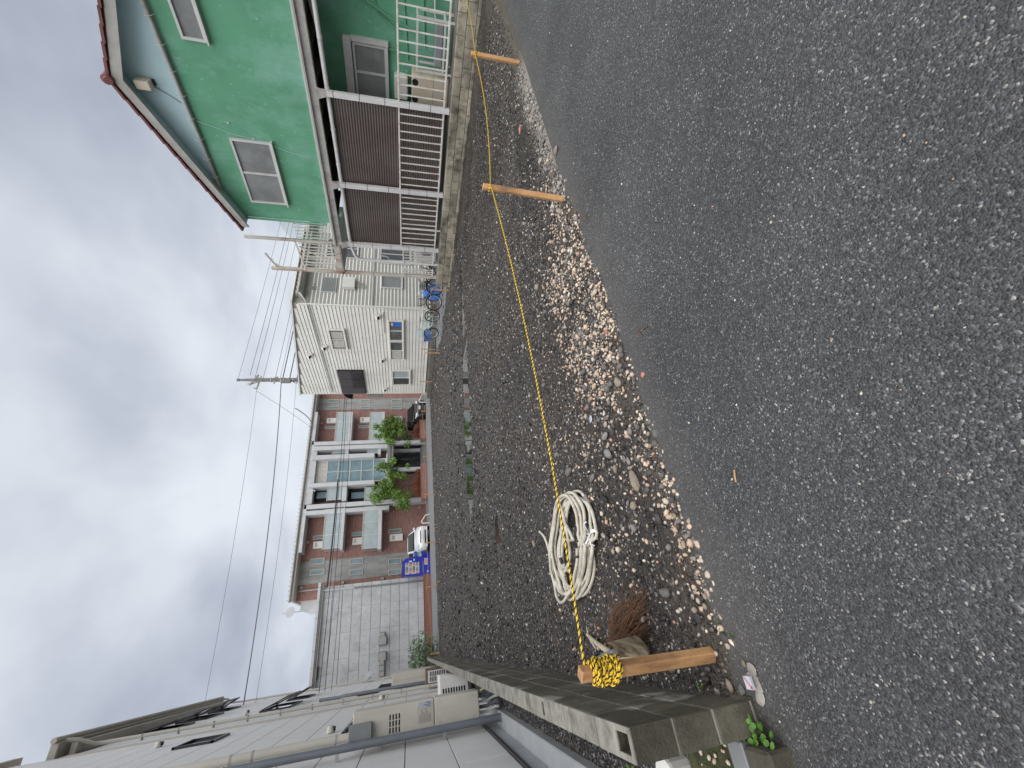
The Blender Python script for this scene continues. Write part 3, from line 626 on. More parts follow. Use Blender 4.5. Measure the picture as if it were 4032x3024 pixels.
# pale worn mortar skim on the top of the wall, one per block
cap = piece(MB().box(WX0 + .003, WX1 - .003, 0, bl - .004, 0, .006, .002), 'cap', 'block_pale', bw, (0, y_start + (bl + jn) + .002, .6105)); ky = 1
y = y_start + (bl + jn)
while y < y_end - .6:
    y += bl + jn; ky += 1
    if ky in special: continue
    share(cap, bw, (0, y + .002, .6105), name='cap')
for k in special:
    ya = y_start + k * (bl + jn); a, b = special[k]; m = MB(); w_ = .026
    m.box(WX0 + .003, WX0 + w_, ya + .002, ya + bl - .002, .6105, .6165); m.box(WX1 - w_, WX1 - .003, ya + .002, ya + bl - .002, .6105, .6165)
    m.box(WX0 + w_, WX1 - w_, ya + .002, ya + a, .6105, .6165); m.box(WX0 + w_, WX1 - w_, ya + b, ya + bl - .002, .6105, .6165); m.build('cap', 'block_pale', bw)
# mortar bed, a little behind the block faces
mm = MB()
for cz in range(3):
    z = .02 + cz * .2
    mm.box(WX0 + .003, WX1 - .003, y_start + .004, y_end - .22, z - .0095 if cz else -.05, z - .0005)
    y = y_start; k = 0
    while y < y_end - .6:
        L_ = .19 if (cz == 1 and k == 0) else bl
        mm.box(WX0 + .003, WX1 - .003, y + L_ + .0005, y + L_ + jn - .0005, z, z + .186); y += L_ + jn; k += 1
mo = mm.build('mortar', 'mortar', bw)
# footing
bx(bw, 'footing', 'block', WX0 - .01, WX1 + .012, y_start - .004, y_end - .2, -.2, .0095)

# corner beyond the wall end: low mossy kerb block, slab, meter cover, moss bed
lw = thing('kerb_block', (-.75, 2.0, 0), 'mossy dark concrete kerb block at the foot of the block wall end', 'kerb')
bx(lw, 'stone', 'block', -.98, -.535, 1.96, 2.12, -.02, .105, .012)
sl_ = thing('concrete_plank', (-.74, 2.20, 0), 'narrow dark grey concrete plank behind the mossy kerb block', 'plank')
bx(sl_, 'plank', 'box_grey', -1.0, -.53, 2.15, 2.26, 0.0, .085, .006)
ms_ = MB()
for i in range(14):
    for j in range(12):
        x0, y0 = -1.05 + i * .04, 2.26 + j * .04
        h = [float(.02 + .03 * vnoise(x0 + a * .04, y0 + b * .04, 14, 5)) for a, b in ((0, 0), (1, 0), (1, 1), (0, 1))]
        ms_.quad((x0, y0, h[0]), (x0 + .04, y0, h[1]), (x0 + .04, y0 + .04, h[2]), (x0, y0 + .04, h[3]))
o = ms_.build('moss_bed', 'moss'); tag(o, 'dark green moss bed with pale pebbles behind the kerb', None, None, 'structure')
xy = np.stack([rg.uniform(-.95, -.53, 45), rg.uniform(2.27, 2.7, 45)], 1)
scatter('moss_pebbles', xy, rg.uniform(.015, .04, 45), palette(45, PC, [5, 3, 3, 1, 1, 0, 0]), 'stones', 'scattered tan pebbles lying on the moss bed', z=.03, smooth=True, jag=.1)
mc = MB(); ring = lambda r, z: [(-.79 + r * math.cos(t / 20 * 6.283), 2.86 + r * math.sin(t / 20 * 6.283), z) for t in range(20)]
mc.loft([ring(.11, -.05), ring(.11, .12), ring(.105, .135), ring(.03, .142)])
o = tag(mc.build('meter_cover', 'white_plastic'), 'white round plastic meter cover behind the block wall end', 'cover')

# gravel strip and slab of the left house
sheet('gravel_strip', 'dirt', -1.02, -.505, 2.7, 31, .004, 'dark gravel strip between the block wall and the beige house')
xy = np.stack([rg.uniform(-1.0, -.53, 5200), 2.7 + 9 * rg.random(5200) ** 1.5], 1)
scatter('strip_gravel', xy, rg.lognormal(math.log(.018), .35, 5200).clip(.008, .04), palette(5200, [(.05, .05, .05), (.10, .10, .10), (.18, .18, .18), (.30, .29, .28)], [4, 4, 2, .8]), 'wet_stones', 'dark grey gravel behind the block wall beside the beige house', z=.006)
o = MB().box(-1.6, -1.0, 2.6, 31, -.2, .10, .01).build('footpath', 'concrete_slab'); tag(o, 'pale concrete apron along the beige house', None, None, 'structure')

# ------------------------------------------------------------------ beige panelled house on the left
HX = -1.2
lh = thing('panelled_house', (-4.5, 16, 0), 'tall beige panel clad house on the left behind the block wall', 'house')
bx(lh, 'wall', 'joint_grey', -9, HX - .02, 3.4, 29.6, .1, 10.3)
bx(lh, 'foundation', 'concrete_slab', HX - .018, HX - .004, 3.4, 29.6, .1, .30)
bx(lh, 'drip_trim', 'black_frame', HX - .018, HX + .03, 3.4, 29.6, .29, .325)
# cladding panels with open joints
ph, pl = .608, 3.03
pan = piece(MB().box(HX - .016, HX, 0, pl - .012, 0, ph - .012, .004), 'cladding_panel', 'panel_beige', lh, (0, 3.45, .33)); f1 = True
for r in range(17):
    z = .33 + r * ph; y = 3.45 + (r % 2) * 0
    k = 0; y = 3.45 + (0 if r % 2 == 0 else -1.2)
    while y < 29.3:
        if z + ph < 10.4 and y > 3.3:
            if f1: f1 = False; pan.location.z = z; pan.location.y = y - OFF[lh.name].y
            else: share(pan, lh, (0, y, z), name='cladding_panel')
        y += pl; k += 1
# taller near part with its own eave
bx(lh, 'upper_storey', 'panel_beige', -9, HX - .005, 3.4, 16.4, 10.05, 11.3)
bx(lh, 'upper_eave', 'beige_dark', -9, HX + .12, 3.4, 16.9, 11.3, 11.5)
# eave over the far part: roof slab, gutter, dark gap, fascia
ev = bx(lh, 'eave', 'beige_dark', HX - .4, -.87, 16.6, 28.6, 10.42, 10.62, .02)
bx(ev, 'soffit', 'beige_dark', HX - .004, -.95, 16.9, 28.4, 10.16, 10.30)
gt = MB(); gt.tube([(-.82, 16.5, 10.52), (-.82, 28.7, 10.52)], .07, 10); gt.build('gutter', 'beige_dark', ev)
MB().tube([(-.86, 28.5, 10.5), (-.9, 28.6, 10.25), (-1.08, 28.7, 10.05), (-1.1, 28.7, 9.5), (-1.1, 28.7, .2)], .045, 8).build('downpipe', 'beige_metal', lh)
MB().tube([(-.86, 16.9, 10.5), (-.9, 16.95, 10.2), (-1.09, 17.4, 10.0), (-1.1, 17.5, 9.8), (-1.1, 17.5, .2)], .05, 10).build('downpipe', 'beige_metal', lh)
for z in np.arange(.8, 9.8, .9):
    bx(lh, 'pipe_clamp', 'beige_dark', -1.2, -1.04, 17.44, 17.56, z, z + .025)
bx(lh, 'corner_trim', 'trim_beige', HX + .001, HX + .022, 16.15, 16.55, .33, 10.1)
# vent pipes
gp = MB().tube([(-1.065, 8.15, .10), (-1.065, 8.15, 4.15), (-1.065, 8.2, 4.3), (-1.12, 8.3, 4.4)], .052, 12).build('vent_pipe', 'pipe_grey', lh)
for z in (.95, 2.45, 3.9): bx(gp, 'clamp', 'steel', -1.2, -1.005, 8.13, 8.165, z, z + .04)
fp = MB().tube([(-1.07, 9.15, 2.25), (-1.07, 9.15, 10.2)], .062, 12).build('insulated_pipe', 'beige_metal', lh)
for z in (2.6, 3.8, 4.1, 5.6, 7.1): MB().tube([(-1.07, 9.15, z), (-1.07, 9.15, z + .03)], .068, 12).build('collar', 'beige_dark', fp)
g2 = MB().tube([(-1.09, 19.6, .2), (-1.09, 19.6, 3.6), (-1.09, 19.7, 3.75), (-1.12, 19.9, 3.9), (-1.12, 20.0, 4.6)], .055, 10).build('vent_pipe', 'pipe_grey', lh)
# outward swung windows
def top_hung(y0, y1, z0, z1, open_=.28):
    w_ = MB()
    for a in ((y0, y0 + .05), (y1 - .05, y1)): w_.box(HX, HX + .05, a[0], a[1], z0, z1)
    w_.box(HX, HX + .05, y0, y1, z1 - .05, z1); w_.box(HX, HX + .05, y0, y1, z0, z0 + .05)
    wo_ = w_.build('window', 'black_frame', lh)
    bx(wo_, 'opening', 'dark_glass', HX + .002, HX + .01, y0 + .05, y1 - .05, z0 + .05, z1 - .05)
    if open_:
        s_ = MB()
        for t in ((y0 + .02, y0 + .07), (y1 - .07, y1 - .02)):
            s_.bar((HX + .06, (t[0] + t[1]) / 2, z1 - .05), (HX + .06 + open_, (t[0] + t[1]) / 2, z0 + .12), .05, .035)
        s_.bar((HX + .06 + open_, y0 + .02, z0 + .12), (HX + .06 + open_, y1 - .02, z0 + .12), .05, .035)
        s_.build('sash', 'black_frame', wo_)
        MB().quad((HX + .07, y0 + .07, z1 - .07), (HX + .07, y1 - .07, z1 - .07), (HX + .065 + open_, y1 - .07, z0 + .15), (HX + .065 + open_, y0 + .07, z0 + .15)).build('pane', 'pale_glass', wo_)
for a in ((13.4, 14.5, 5.75, 6.55, 0), (20.2, 22.4, 5.6, 6.6, .3), (24.2, 25.8, 5.7, 6.6, .3), (19.3, 20.6, 8.7, 9.8, .18), (21.6, 23.4, 8.7, 9.7, .25), (24.6, 26.2, 8.9, 9.7, .3), (10.6, 11.3, 2.25, 2.7, .2), (19.9, 21.5, 2.6, 3.3, 0), (22.5, 24.0, 2.2, 2.7, 0)): top_hung(*a)
# round vent hoods
for y, z in ((14.6, 7.3), (18.6, 6.6), (11.3, 3.0), (20.9, 7.2), (16.9, 2.3)):
    m = MB(); R_ = .085
    pts = [[(HX + .13 * math.cos(q) * .9 if False else HX + .01 + .11 * k / 3, y + R_ * (1 - .12 * k) * math.cos(th), z + R_ * (1 - .12 * k) * math.sin(th)) for th in [2 * math.pi * i / 14 for i in range(14)]] for k in range(4) for q in (0,)]
    m.loft(pts); m.smooth = True; h_ = m.build('vent_hood', 'beige_metal', lh)
    bx(h_, 'vent_mouth', 'dark_void', HX + .03, HX + .10, y - .05, y + .05, z - R_ - .004, z - R_ + .02)
# satellite dish at the far corner
sdh = MB(); cdir = Vector((.55, -.35, .55)).normalized(); u_ = cdir.orthogonal().normalized(); v_ = cdir.cross(u_); c0 = Vector((-.92, 28.9, 3.6))
rings = []
for k in range(5):
    r = .04 + .24 * k / 4
    rings.append([c0 + (u_ * math.cos(t / 18 * 6.283) + v_ * math.sin(t / 18 * 6.283)) * r + cdir * (.05 * (k / 4) ** 2) for t in range(18)])
sdh.loft(rings); d_ = sdh.build('satellite_dish', 'dish', lh)
MB().tube([(-1.19, 28.9, 3.45), (-1.0, 28.9, 3.45), (-.96, 28.9, 3.58)], .02, 6).build('bracket', 'steel', d_)

# ---- things standing beside the left house
hu = thing('water_heater', (-.87, 8.6, .1), 'tall beige wall mounted water heater cabinet with text plate and grey flue', 'water heater')
bx(hu, 'lower_cabinet', 'beige_metal', -1.05, -.69, 8.32, 8.74, .40, 1.10, .012)
bx(hu, 'upper_cabinet', 'beige_metal', -1.05, -.69, 8.32, 8.74, 1.108, 2.30, .012)
fl = bx(hu, 'flue', 'box_grey', -1.04, -.83, 8.20, 8.33, 2.02, 2.34, .008)
for a in (-.99, -.91, -.83):
    for i in range(4): bx(hu, 'louver_slot', 'dark_void', a - .033, a + .033, 8.316, 8.324, 1.62 + i * .045, 1.64 + i * .045)
bx(hu, 'rating_plate', 'trim_beige', -.98, -.76, 8.3165, 8.3185, 1.14, 1.36)
for i in range(6):
    bx(hu, 'plate_text', 'box_grey', -.965, -.965 + .10 + .09 * ((i * 37) % 5) / 5, 8.3145, 8.316, 1.165 + i * .03, 1.177 + i * .03)
bx(hu, 'label_sticker', 'tile_grey', -.79, -.71, 8.3145, 8.3185, 1.14, 1.34)
for i in range(5): bx(hu, 'sticker_text', 'pipe_grey', -.785 + i * .015, -.777 + i * .015, 8.312, 8.3143, 1.16, 1.2 + .1 * ((i * 7) % 3) / 3)
for x_ in (-1.0, -.74):
    for z_ in (.5, 1.02): MB().tube([(x_, 8.318, z_), (x_, 8.31, z_)], .008, 8).build('screw', 'steel', hu)
for dx, r in ((-1.0, .02), (-.93, .025), (-.86, .018), (-.78, .03)):
    MB().tube([(dx, 8.5, .41), (dx, 8.5, .25), (dx + .05, 8.42, .13), (dx + .06, 8.3, .105)], r, 8).build('pipe', 'pipe_grey' if r > .02 else 'white_plastic', hu)
for y_ in (8.36, 8.7): bx(hu, 'bracket', 'steel', -1.2, -1.05, y_, y_ + .03, 1.9, 1.94)
MB().tube([(-.70, 8.36, .36), (-.66, 8.2, .30), (-.58, 8.05, .22), (-.53, 7.9, .05), (-.56, 7.6, .03), (-.62, 7.3, .02)], .014, 7).build('hose', 'stick_pale', hu)

def louver_unit(name, x0, x1, y0, y1, z0, z1, label, mat, n, sl='dark_void'):
    t = thing(name, ((x0 + x1) / 2, (y0 + y1) / 2, z0), label, 'outdoor unit')
    bx(t, 'casing', mat, x0, x1, y0, y1, z0 + .04, z1, .015)
    for k in range(n):
        z = z0 + .12 + (z1 - z0 - .22) * k / max(n - 1, 1)
        bx(t, 'louver_slot', sl, x0 + .05, x0 + .05 + (x1 - x0) * .38, y0 - .004, y0 + .01, z, z + (z1 - z0) * .45 / n)
    for a in (y0 + .05, y1 - .1): bx(t, 'foot', 'box_grey', x0 + .02, x1 - .02, a, a + .05, z0, z0 + .041)
    return t
au = louver_unit('outdoor_unit', -1.08, -.60, 11.9, 12.7, .10, .80, 'white outdoor unit with black louver slots behind the water heater', 'white_plastic', 9)
bb = thing('outdoor_unit', (-.86, 18, .1), 'brown framed old outdoor unit with grille near the far wall end', 'outdoor unit')
bx(bb, 'casing', 'brown_box', -1.08, -.62, 17.6, 18.2, .14, .92, .02)
bx(bb, 'grille_panel', 'white_plastic', -1.03, -.68, 17.585, 17.6, .22, .84)
for k in range(9):
    bx(bb, 'grille_slot', 'dark_void', -.99, -.86, 17.577, 17.587, .27 + k * .06, .30 + k * .06); bx(bb, 'grille_slot', 'dark_void', -.84, -.71, 17.577, 17.587, .27 + k * .06, .30 + k * .06)
for a in (-1.05, -.7): bx(bb, 'foot', 'old_wood', a, a + .06, 17.65, 18.1, .10, .142)
sbx = thing('storage_cabinet', (-.93, 21, .1), 'plain beige steel cabinet standing at the far end of the passage', 'cabinet')
bx(sbx, 'body', 'beige_metal', -1.16, -.70, 20.2, 22.5, .12, 2.1, .02); bx(sbx, 'base', 'box_grey', -1.14, -.72, 20.22, 22.48, .10, .121)
bx(sbx, 'door_seam', 'beige_dark', -.94, -.93, 20.196, 20.201, .2, 2.05)
# ------------------------------------------------------------------ terrace wall under the green house
GX = 11.15; TZ = .46
rw = thing('terrace_wall', (11.2, 7, 0), 'stained low concrete block terrace wall under the green house', 'wall')
bx(rw, 'fill', 'foundation', 11.13, 17.5, 2.45, 11.15, -.3, TZ - .004)
rb_ = piece(MB().box(11.03, 11.125, 0, .383, 0, .188, .008), 'block', 'retain', rw, (0, 2.6, .262)); fr = True
for cz, z in enumerate((.262, .062, -.138)):
    y = 2.6 - (.2 if cz == 1 else 0)
    while y < 11.0:
        if fr: fr = False
        else: share(rb_, rw, (rnd.uniform(-.003, .003) - (.012 if cz == 2 else 0), y, z), name='block')
        y += .395
bx(rw, 'mortar', 'foundation', 11.045, 11.132, 2.42, 11.12, -.3, TZ - .012)
bx(rw, 'end_block', 'retain', 11.03, 11.5, 11.155, 11.25, -.2, TZ, .006)

# ------------------------------------------------------------------ green house
gh = thing('green_house', (14, 6, TZ), 'two storey green rendered house with brown tiled gable roof on the right', 'house')
Y0, Y1 = 2.15, 8.99; RY = 5.57; RZ = 7.44; SL = .395; RX = 10.80
bx(gh, 'wall', 'green_wall', GX, 17, Y0, Y1, 3.70, 6.26)
gz_ = lambda y: RZ - .10 - SL * abs(y - RY)
MB().prism([(Y0, 6.262), (Y1, 6.262), (Y1, gz_(Y1) - .02), (RY, gz_(RY) - .02), (Y0, gz_(Y0) - .02)], 'X', GX + .004, 17).build('gable', 'gable_wall', gh)
# roof planes
rf = MB()
for s_, ye in ((1, 9.12), (-1, 2.02)):
    rf.prism([(RY, gz_(RY)), (ye, gz_(ye)), (ye, gz_(ye) + .06), (RY, gz_(RY) + .06)], 'X', RX + .03, 17.3)
roof = rf.build('roof', 'roof_tile', gh)
# barge boards and soffit
for s_, ye in ((1, 9.08), (-1, 2.06)):
    MB().prism([(RY, gz_(RY) + .03), (ye, gz_(ye) + .03), (ye, gz_(ye) - .13), (RY, gz_(RY) - .17)], 'X', RX, RX + .045).build('bargeboard', 'fascia', roof)
    MB().prism([(RY, gz_(RY) - .012), (ye, gz_(ye) - .012), (ye, gz_(ye) - .045), (RY, gz_(RY) - .045)], 'X', RX + .046, GX + .002).build('soffit', 'gable_wall', roof)
# rake tiles, stepped
slope = math.atan(SL)
def tile_mesh():
    m = MB()
    prof = [(-.03, 0), (.20, 0), (.20, .03), (.10, .045), (-.03, .05)]     # (x, z)
    m.prism(prof, 'Y', -.16, .16); return m
tp = None
for s_ in (1, -1):
    for k in range(12):
        y = RY + s_ * (.22 + k * .295)
        if s_ < 0 and y < 1.9: continue
        loc = (RX - .01, y, gz_(y) + .065)
        if tp is None: tp = piece(tile_mesh(), 'rake_tile', 'roof_tile', roof, loc); o = tp
        else: o = share(tp, roof, loc, name='rake_tile')
        o.rotation_euler = (-s_ * (slope - .07), 0, 0)
rm = piece(MB().tube([(RX - .06, RY, gz_(RY) + .10), (RX + .26, RY, gz_(RY) + .085)], .10, 10), 'ridge_tile', 'roof_tile', roof, (0, 0, 0))
for k in range(1, 20): share(rm, roof, (k * .3, 0, 0), name='ridge_tile')
MB().tube([(RX - .09, RY, gz_(RY) + .06), (RX - .02, RY, gz_(RY) + .07)], [.075, .10], 9).build('ridge_end', 'roof_tile', roof)
# flood lamp under the ridge
fl_ = bx(gh, 'flood_lamp', 'cream_unit', GX - .22, GX - .03, 5.6, 5.78, 6.78, 7.06, .015)
bx(fl_, 'bracket', 'black_frame', GX - .04, GX + .004, 5.63, 5.75, 6.74, 7.08)
MB().tube([(GX - .005, 5.78, 6.8), (GX - .01, 5.9, 6.6), (GX - .008, 6.05, 6.4)], .007, 5).build('lead', 'cable_grey', fl_)
# horizontal gutter across the gable with brackets
gu = MB(); gu.tube([(GX - .07, 2.2, 6.32), (GX - .07, 9.0, 6.27)], .038, 10); gut = gu.build('gutter', 'fascia', gh)
bx(gut, 'flashing', 'fascia', GX - .06, GX + .003, 2.2, 8.95, 6.275, 6.32)
for k in range(14):
    y = 2.5 + k * .48
    MB().tube([(GX + .0, y, 6.22), (GX - .10, y, 6.25), (GX - .13, y, 6.30), (GX - .12, y, 6.36), (GX - .05, y, 6.40)], .008, 5).build('bracket', 'alu_frame', gut)
# corner collector and downpipe
co = bx(gh, 'collector', 'gable_wall', GX - .1, GX + .03, 8.93, 9.07, 5.96, 6.12, .01)
MB().tube([(GX - .03, 8.99 + .02, 5.98), (GX - .03, 9.02, 3.8)], .03, 8).build('downpipe', 'green_wall', co)
window(gh, 'X-', GX, 6.71, 8.46, 4.74, 5.65, 2, 'alu_frame', 'frost_glass', .06, .05)
window(gh, 'X-', GX, 3.55, 4.75, 5.42, 5.88, 1, 'alu_frame', 'frost_glass', .06, .05)
# cable on the wall
MB().tube([(GX - .02, 6.4, 6.26), (GX - .015, 6.5, 5.9), (GX - .02, 6.62, 5.5), (GX - .012, 6.7, 5.0), (GX - .012, 6.9, 4.4), (GX - .012, 7.0, 3.9)], .006, 5).build('cable', 'gable_wall', gh)
for y, z in ((6.35, 5.55), (6.66, 5.1), (6.72, 4.7)): bx(gh, 'hook', 'white_plastic', GX - .03, GX + .004, y, y + .025, z, z + .03)
# flashing, steel beam
bx(gh, 'wall_flashing', 'alu_frame', GX - .05, GX + .003, Y0, 9.85, 3.665, 3.70)
bm_ = MB(); bm_.box(GX - .06, GX + .08, Y0, 9.9, 3.63, 3.66); bm_.box(GX + .0, GX + .02, Y0, 9.9, 3.48, 3.63); bm_.box(GX - .06, GX + .08, Y0, 9.9, 3.455, 3.48)
beam = bm_.build('beam', 'beam_paint', gh)
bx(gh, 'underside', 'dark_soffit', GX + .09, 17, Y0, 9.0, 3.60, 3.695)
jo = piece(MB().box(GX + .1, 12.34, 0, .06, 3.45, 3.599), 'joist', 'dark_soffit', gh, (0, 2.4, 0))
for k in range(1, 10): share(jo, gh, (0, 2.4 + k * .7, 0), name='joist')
for a, b in (((GX + .3, 4.4, 3.3), (GX + .9, 3.6, 3.55)), ((GX + .2, 8.6, 3.3), (GX + 1.0, 9.5, 3.55))): MB().bar(a, b, .05, .05).build('brace', 'beam_paint', gh)
# posts with lap joints
def post(y, z1, mat='white_paint', w_=.115, x=GX):
    p = MB(); z = TZ; seg = [TZ, .92, 1.42, 1.98, 2.55, 3.12, z1] if z1 < 4 else [TZ, 1.5, 2.6, 3.6, 4.8, z1]
    for a, b in zip(seg[:-1], seg[1:]): p.box(x - w_ / 2, x + w_ / 2, y - w_ / 2, y + w_ / 2, a + .006, b - .006, .006)
    po_ = p.build('post', mat, gh)
    MB().box(x - w_ / 2 + .008, x + w_ / 2 - .008, y - w_ / 2 + .008, y + w_ / 2 - .008, TZ - .003, z1 - .01).build('post_core', 'black_frame', po_)
    return po_
P1, P2, P3, P4 = 5.38, 7.68, 9.73, 10.93
for y in (P1, P2, P3): 
    p_ = post(y, 3.455)
    MB().prism([(y - .13, 3.455), (y + .13, 3.455), (y + .06, 3.28), (y - .06, 3.28)], 'X', GX - .064, GX - .058).build('gusset', 'beam_paint', p_)
post(3.05, 3.455)
post(P3, 6.2, 'rust_paint', .08, GX + .01); post(P4, 5.75, 'rust_paint', .10)
# fence rails and bars
def span(y0, y1, n, z0=.60, z1=1.665, mat='bar_paint'):
    f_ = MB(); f_.box(GX - .02, GX + .02, y0, y1, z1 - .02, z1 + .02, .004); r1 = f_.build('rail', mat, gh)
    MB().box(GX - .018, GX + .018, y0, y1, z0 - .02, z0 + .02, .004).build('rail', mat, gh)
    b0 = None
    for k in range(n):
        y = y0 + (y1 - y0) * (k + .75) / (n + .5)
        if b0 is None: b0 = piece(MB().box(-.012, .012, -.012, .012, z0 + .02, z1 - .02), 'fence_bar', mat, gh, (GX, y, 0))
        else: share(b0, gh, (GX, y, 0), name='fence_bar')
span(3.11, P1 - .06, 10); span(P1 + .06, P2 - .06, 10); span(P2 + .06, 8.92, 6); span(8.97, P3 - .06, 3)
bx(gh, 'fence_post', 'bar_paint', GX - .02, GX + .02, 8.925, 8.965, TZ, 1.68); 
span(P3 + .06, 10.35, 4, .62, 1.6); span(10.55, P4 - .05, 3, .62, 1.6)
# corrugated panels behind the fence
def corr(y0, y1, z0, z1, x):
    n = int((z1 - z0) / .0125); m = MB(); i = 0
    for k in range(n + 1):
        z = z0 + (z1 - z0) * k / n; dx = .008 * math.sin(z / .064 * 2 * math.pi)
        m.v += [(x + dx, y0, z), (x + dx, y1, z)]
        if k: m.f.append((2 * k - 2, 2 * k - 1, 2 * k + 1, 2 * k))
    m.smooth = True; return m
for y0, y1 in ((P1 + .02, P2 - .02), (P2 + .02, P3 - .03)):
    yy = y0; 
    while yy < y1 - .05:
        y2 = min(yy + .82, y1); corr(yy - .04, y2, TZ + .08, 3.18, GX + .10 + .004 * ((yy * 7) % 1)).build('corrugated_sheet', 'corrugated', gh); yy = y2
# drain pipe under the beam and its fall beside the rear post
dp = MB().tube([(GX + .06, 2.5, 3.27), (GX + .06, 9.55, 3.22), (GX + .05, 9.85, 3.2), (GX + .04, 10.2, 3.12), (GX + .03, 10.33, 3.02), (GX + .03, 10.36, 2.8), (GX + .03, 10.38, TZ)], .05, 12).build('drain_pipe', 'white_paint', gh)
for y in (3.4, 4.3, 5.28, 6.2, 7.1, 7.6, 8.5): MB().tube([(GX + .06, y, 3.265 - .006 * (y - 2.5)), (GX + .06, y + .05, 3.264 - .006 * (y - 2.5))], .057, 12).build('coupling', 'white_paint', dp)
MB().tube([(GX + .02, 10.0, 2.35), (GX + .02, 10.12, 2.3), (GX + .02, 10.16, 2.1), (GX + .02, 10.3, 2.05), (GX + .02, 10.32, 1.0)], .02, 8).build('branch_pipe', 'white_paint', dp)
# recessed ground floor
RXW = 12.35
bx(gh, 'ground_floor_wall', 'green_wall', RXW, 17, 2.3, 9.9, TZ - .002, 3.46)
wd = window(gh, 'X-', RXW, 4.72, 5.95, 1.95, 2.72, 2, 'alu_frame', 'frost_glass', .07, .05)
bx(wd, 'shutter_box', 'alu_frame', RXW - .16, RXW - .002, 4.62, 6.05, 2.74, 2.92, .01); bx(wd, 'shutter_rail', 'alu_frame', RXW - .10, RXW - .001, 4.60, 4.70, 1.90, 2.74)
for pts in ([(RXW - .02, 3.3, 3.3), (RXW - .02, 3.35, 2.3), (RXW - .02, 4.1, 2.1), (RXW - .02, 4.4, 1.6)], [(RXW - .03, 3.8, 2.6), (RXW - .03, 4.2, 1.7), (RXW - .03, 4.3, 1.2)], [(RXW - .02, 2.9, 1.6), (RXW - .02, 4.9, 1.45)], [(RXW - .02, 3.2, 1.15), (RXW - .02, 4.6, 1.05)], [(RXW - .03, 4.75, 1.9), (RXW - .03, 4.8, .6)]):
    MB().tube(pts, .022, 7).build('wall_pipe', 'green_wall', gh)
for pts in ([(RXW - .05, 3.0, .9), (RXW - .1, 3.9, .85), (RXW - .12, 4.4, .7), (RXW - .14, 4.6, .55)], [(RXW - .06, 2.9, 1.2), (RXW - .08, 3.4, .9), (RXW - .1, 3.5, .5)]): MB().tube(pts, .018, 7).build('hose', 'white_plastic', gh)
# rear balcony
bp = bx(gh, 'balcony_floor', 'beam_paint', GX - .05, 13.0, 9.78, 10.98, 3.52, 3.72)
bx(bp, 'balcony_edge', 'rust_paint', GX - .058, GX - .05, 9.8, 10.98, 3.56, 3.72)
ra = gx('R7', 385, 600, GX); rb2 = gx('R7', 455, 840, GX)
MB().bar((GX, P3, 4.82), (GX, P4, 4.72), .04, .04).build('balcony_rail', 'bar_paint', gh); MB().bar((GX, P3, 3.80), (GX, P4, 3.80), .035, .035).build('balcony_rail', 'bar_paint', gh)
bb0 = None
for k in range(9):
    y = P3 + .1 + (P4 - P3 - .2) * k / 8
    if bb0 is None: bb0 = piece(MB().box(-.01, .01, -.01, .01, 3.82, 4.74), 'balcony_bar', 'bar_paint', gh, (GX, y, 0))
    else: share(bb0, gh, (GX, y, 0), name='balcony_bar')
for k in range(7): share(bb0, gh, (GX + .1 + k * .25, P4 + .02, 0), name='balcony_bar')
MB().bar((GX, P4 + .02, 4.74), (13.0, P4 + .02, 4.74), .04, .04).build('balcony_rail', 'bar_paint', gh)
MB().bar((GX + .02, P3 + .25, 4.75), (GX + .02, P4 - .4, 3.9), .025, .025).build('balcony_brace', 'bar_paint', gh)
for k in range(5): share(bb0, gh, (GX, 9.12 + k * .12, 0), name='balcony_bar')
# clothes pole arm with rings on the tall post
arm = MB().bar((GX, P4 - .02, 5.55), (GX - .02, 10.3, 5.78), .035, .035).build('clothes_arm', 'rust_paint', gh)
for t in (.3, .6, .92):
    c_ = Vector((GX, P4, 5.55)).lerp(Vector((GX - .02, 10.3, 5.78)), t); MB().tube([(c_.x, c_.y + .035 * math.cos(a), c_.z - .05 + .035 * math.sin(a)) for a in [k / 10 * 6.283 for k in range(10)]], .006, 5, closed=True).build('ring', 'rust_paint', arm)
MB().bar((GX, P4 - .02, 5.35), (GX, 10.75, 5.62), .025, .025).build('clothes_arm_brace', 'rust_paint', gh)
# fine green net hung between the house corner and the post
nm = MB()
A_, B_, C_, D_ = Vector((GX, 9.02, 5.15)), Vector((GX, 9.7, 4.9)), Vector((GX, 9.7, 3.85)), Vector((GX, 9.02, 3.75))
for k in range(19):
    t = k / 18; sag = lambda s: .0
    nm.bar(A_.lerp(B_, t), D_.lerp(C_, t), .003, .003, up=(1, 0, 0)); nm.bar(A_.lerp(D_, t), B_.lerp(C_, t), .003, .003, up=(1, 0, 0))
nm.build('net', 'green_wall', gh)['kind'] = 'stuff'
# front of the house toward the road (outside the picture) stays plain
# tv antenna on the roof
an = MB(); an.tube([(13.2, 4.4, 6.9), (13.2, 4.4, 9.2)], .02, 6); an.tube([(13.2, 3.6, 9.0), (13.2, 5.2, 9.0)], .012, 5)
for k in range(7): an.tube([(12.9, 3.7 + k * .23, 9.0), (13.5, 3.7 + k * .23, 9.0)], .007, 5)
an.build('antenna', 'steel', roof)
sk = MB().box(11.6, 12.2, 4.35, 4.9, gz_(4.6) + .02, gz_(4.6) + .28, .05).build('roof_vent', 'white_plastic', roof)

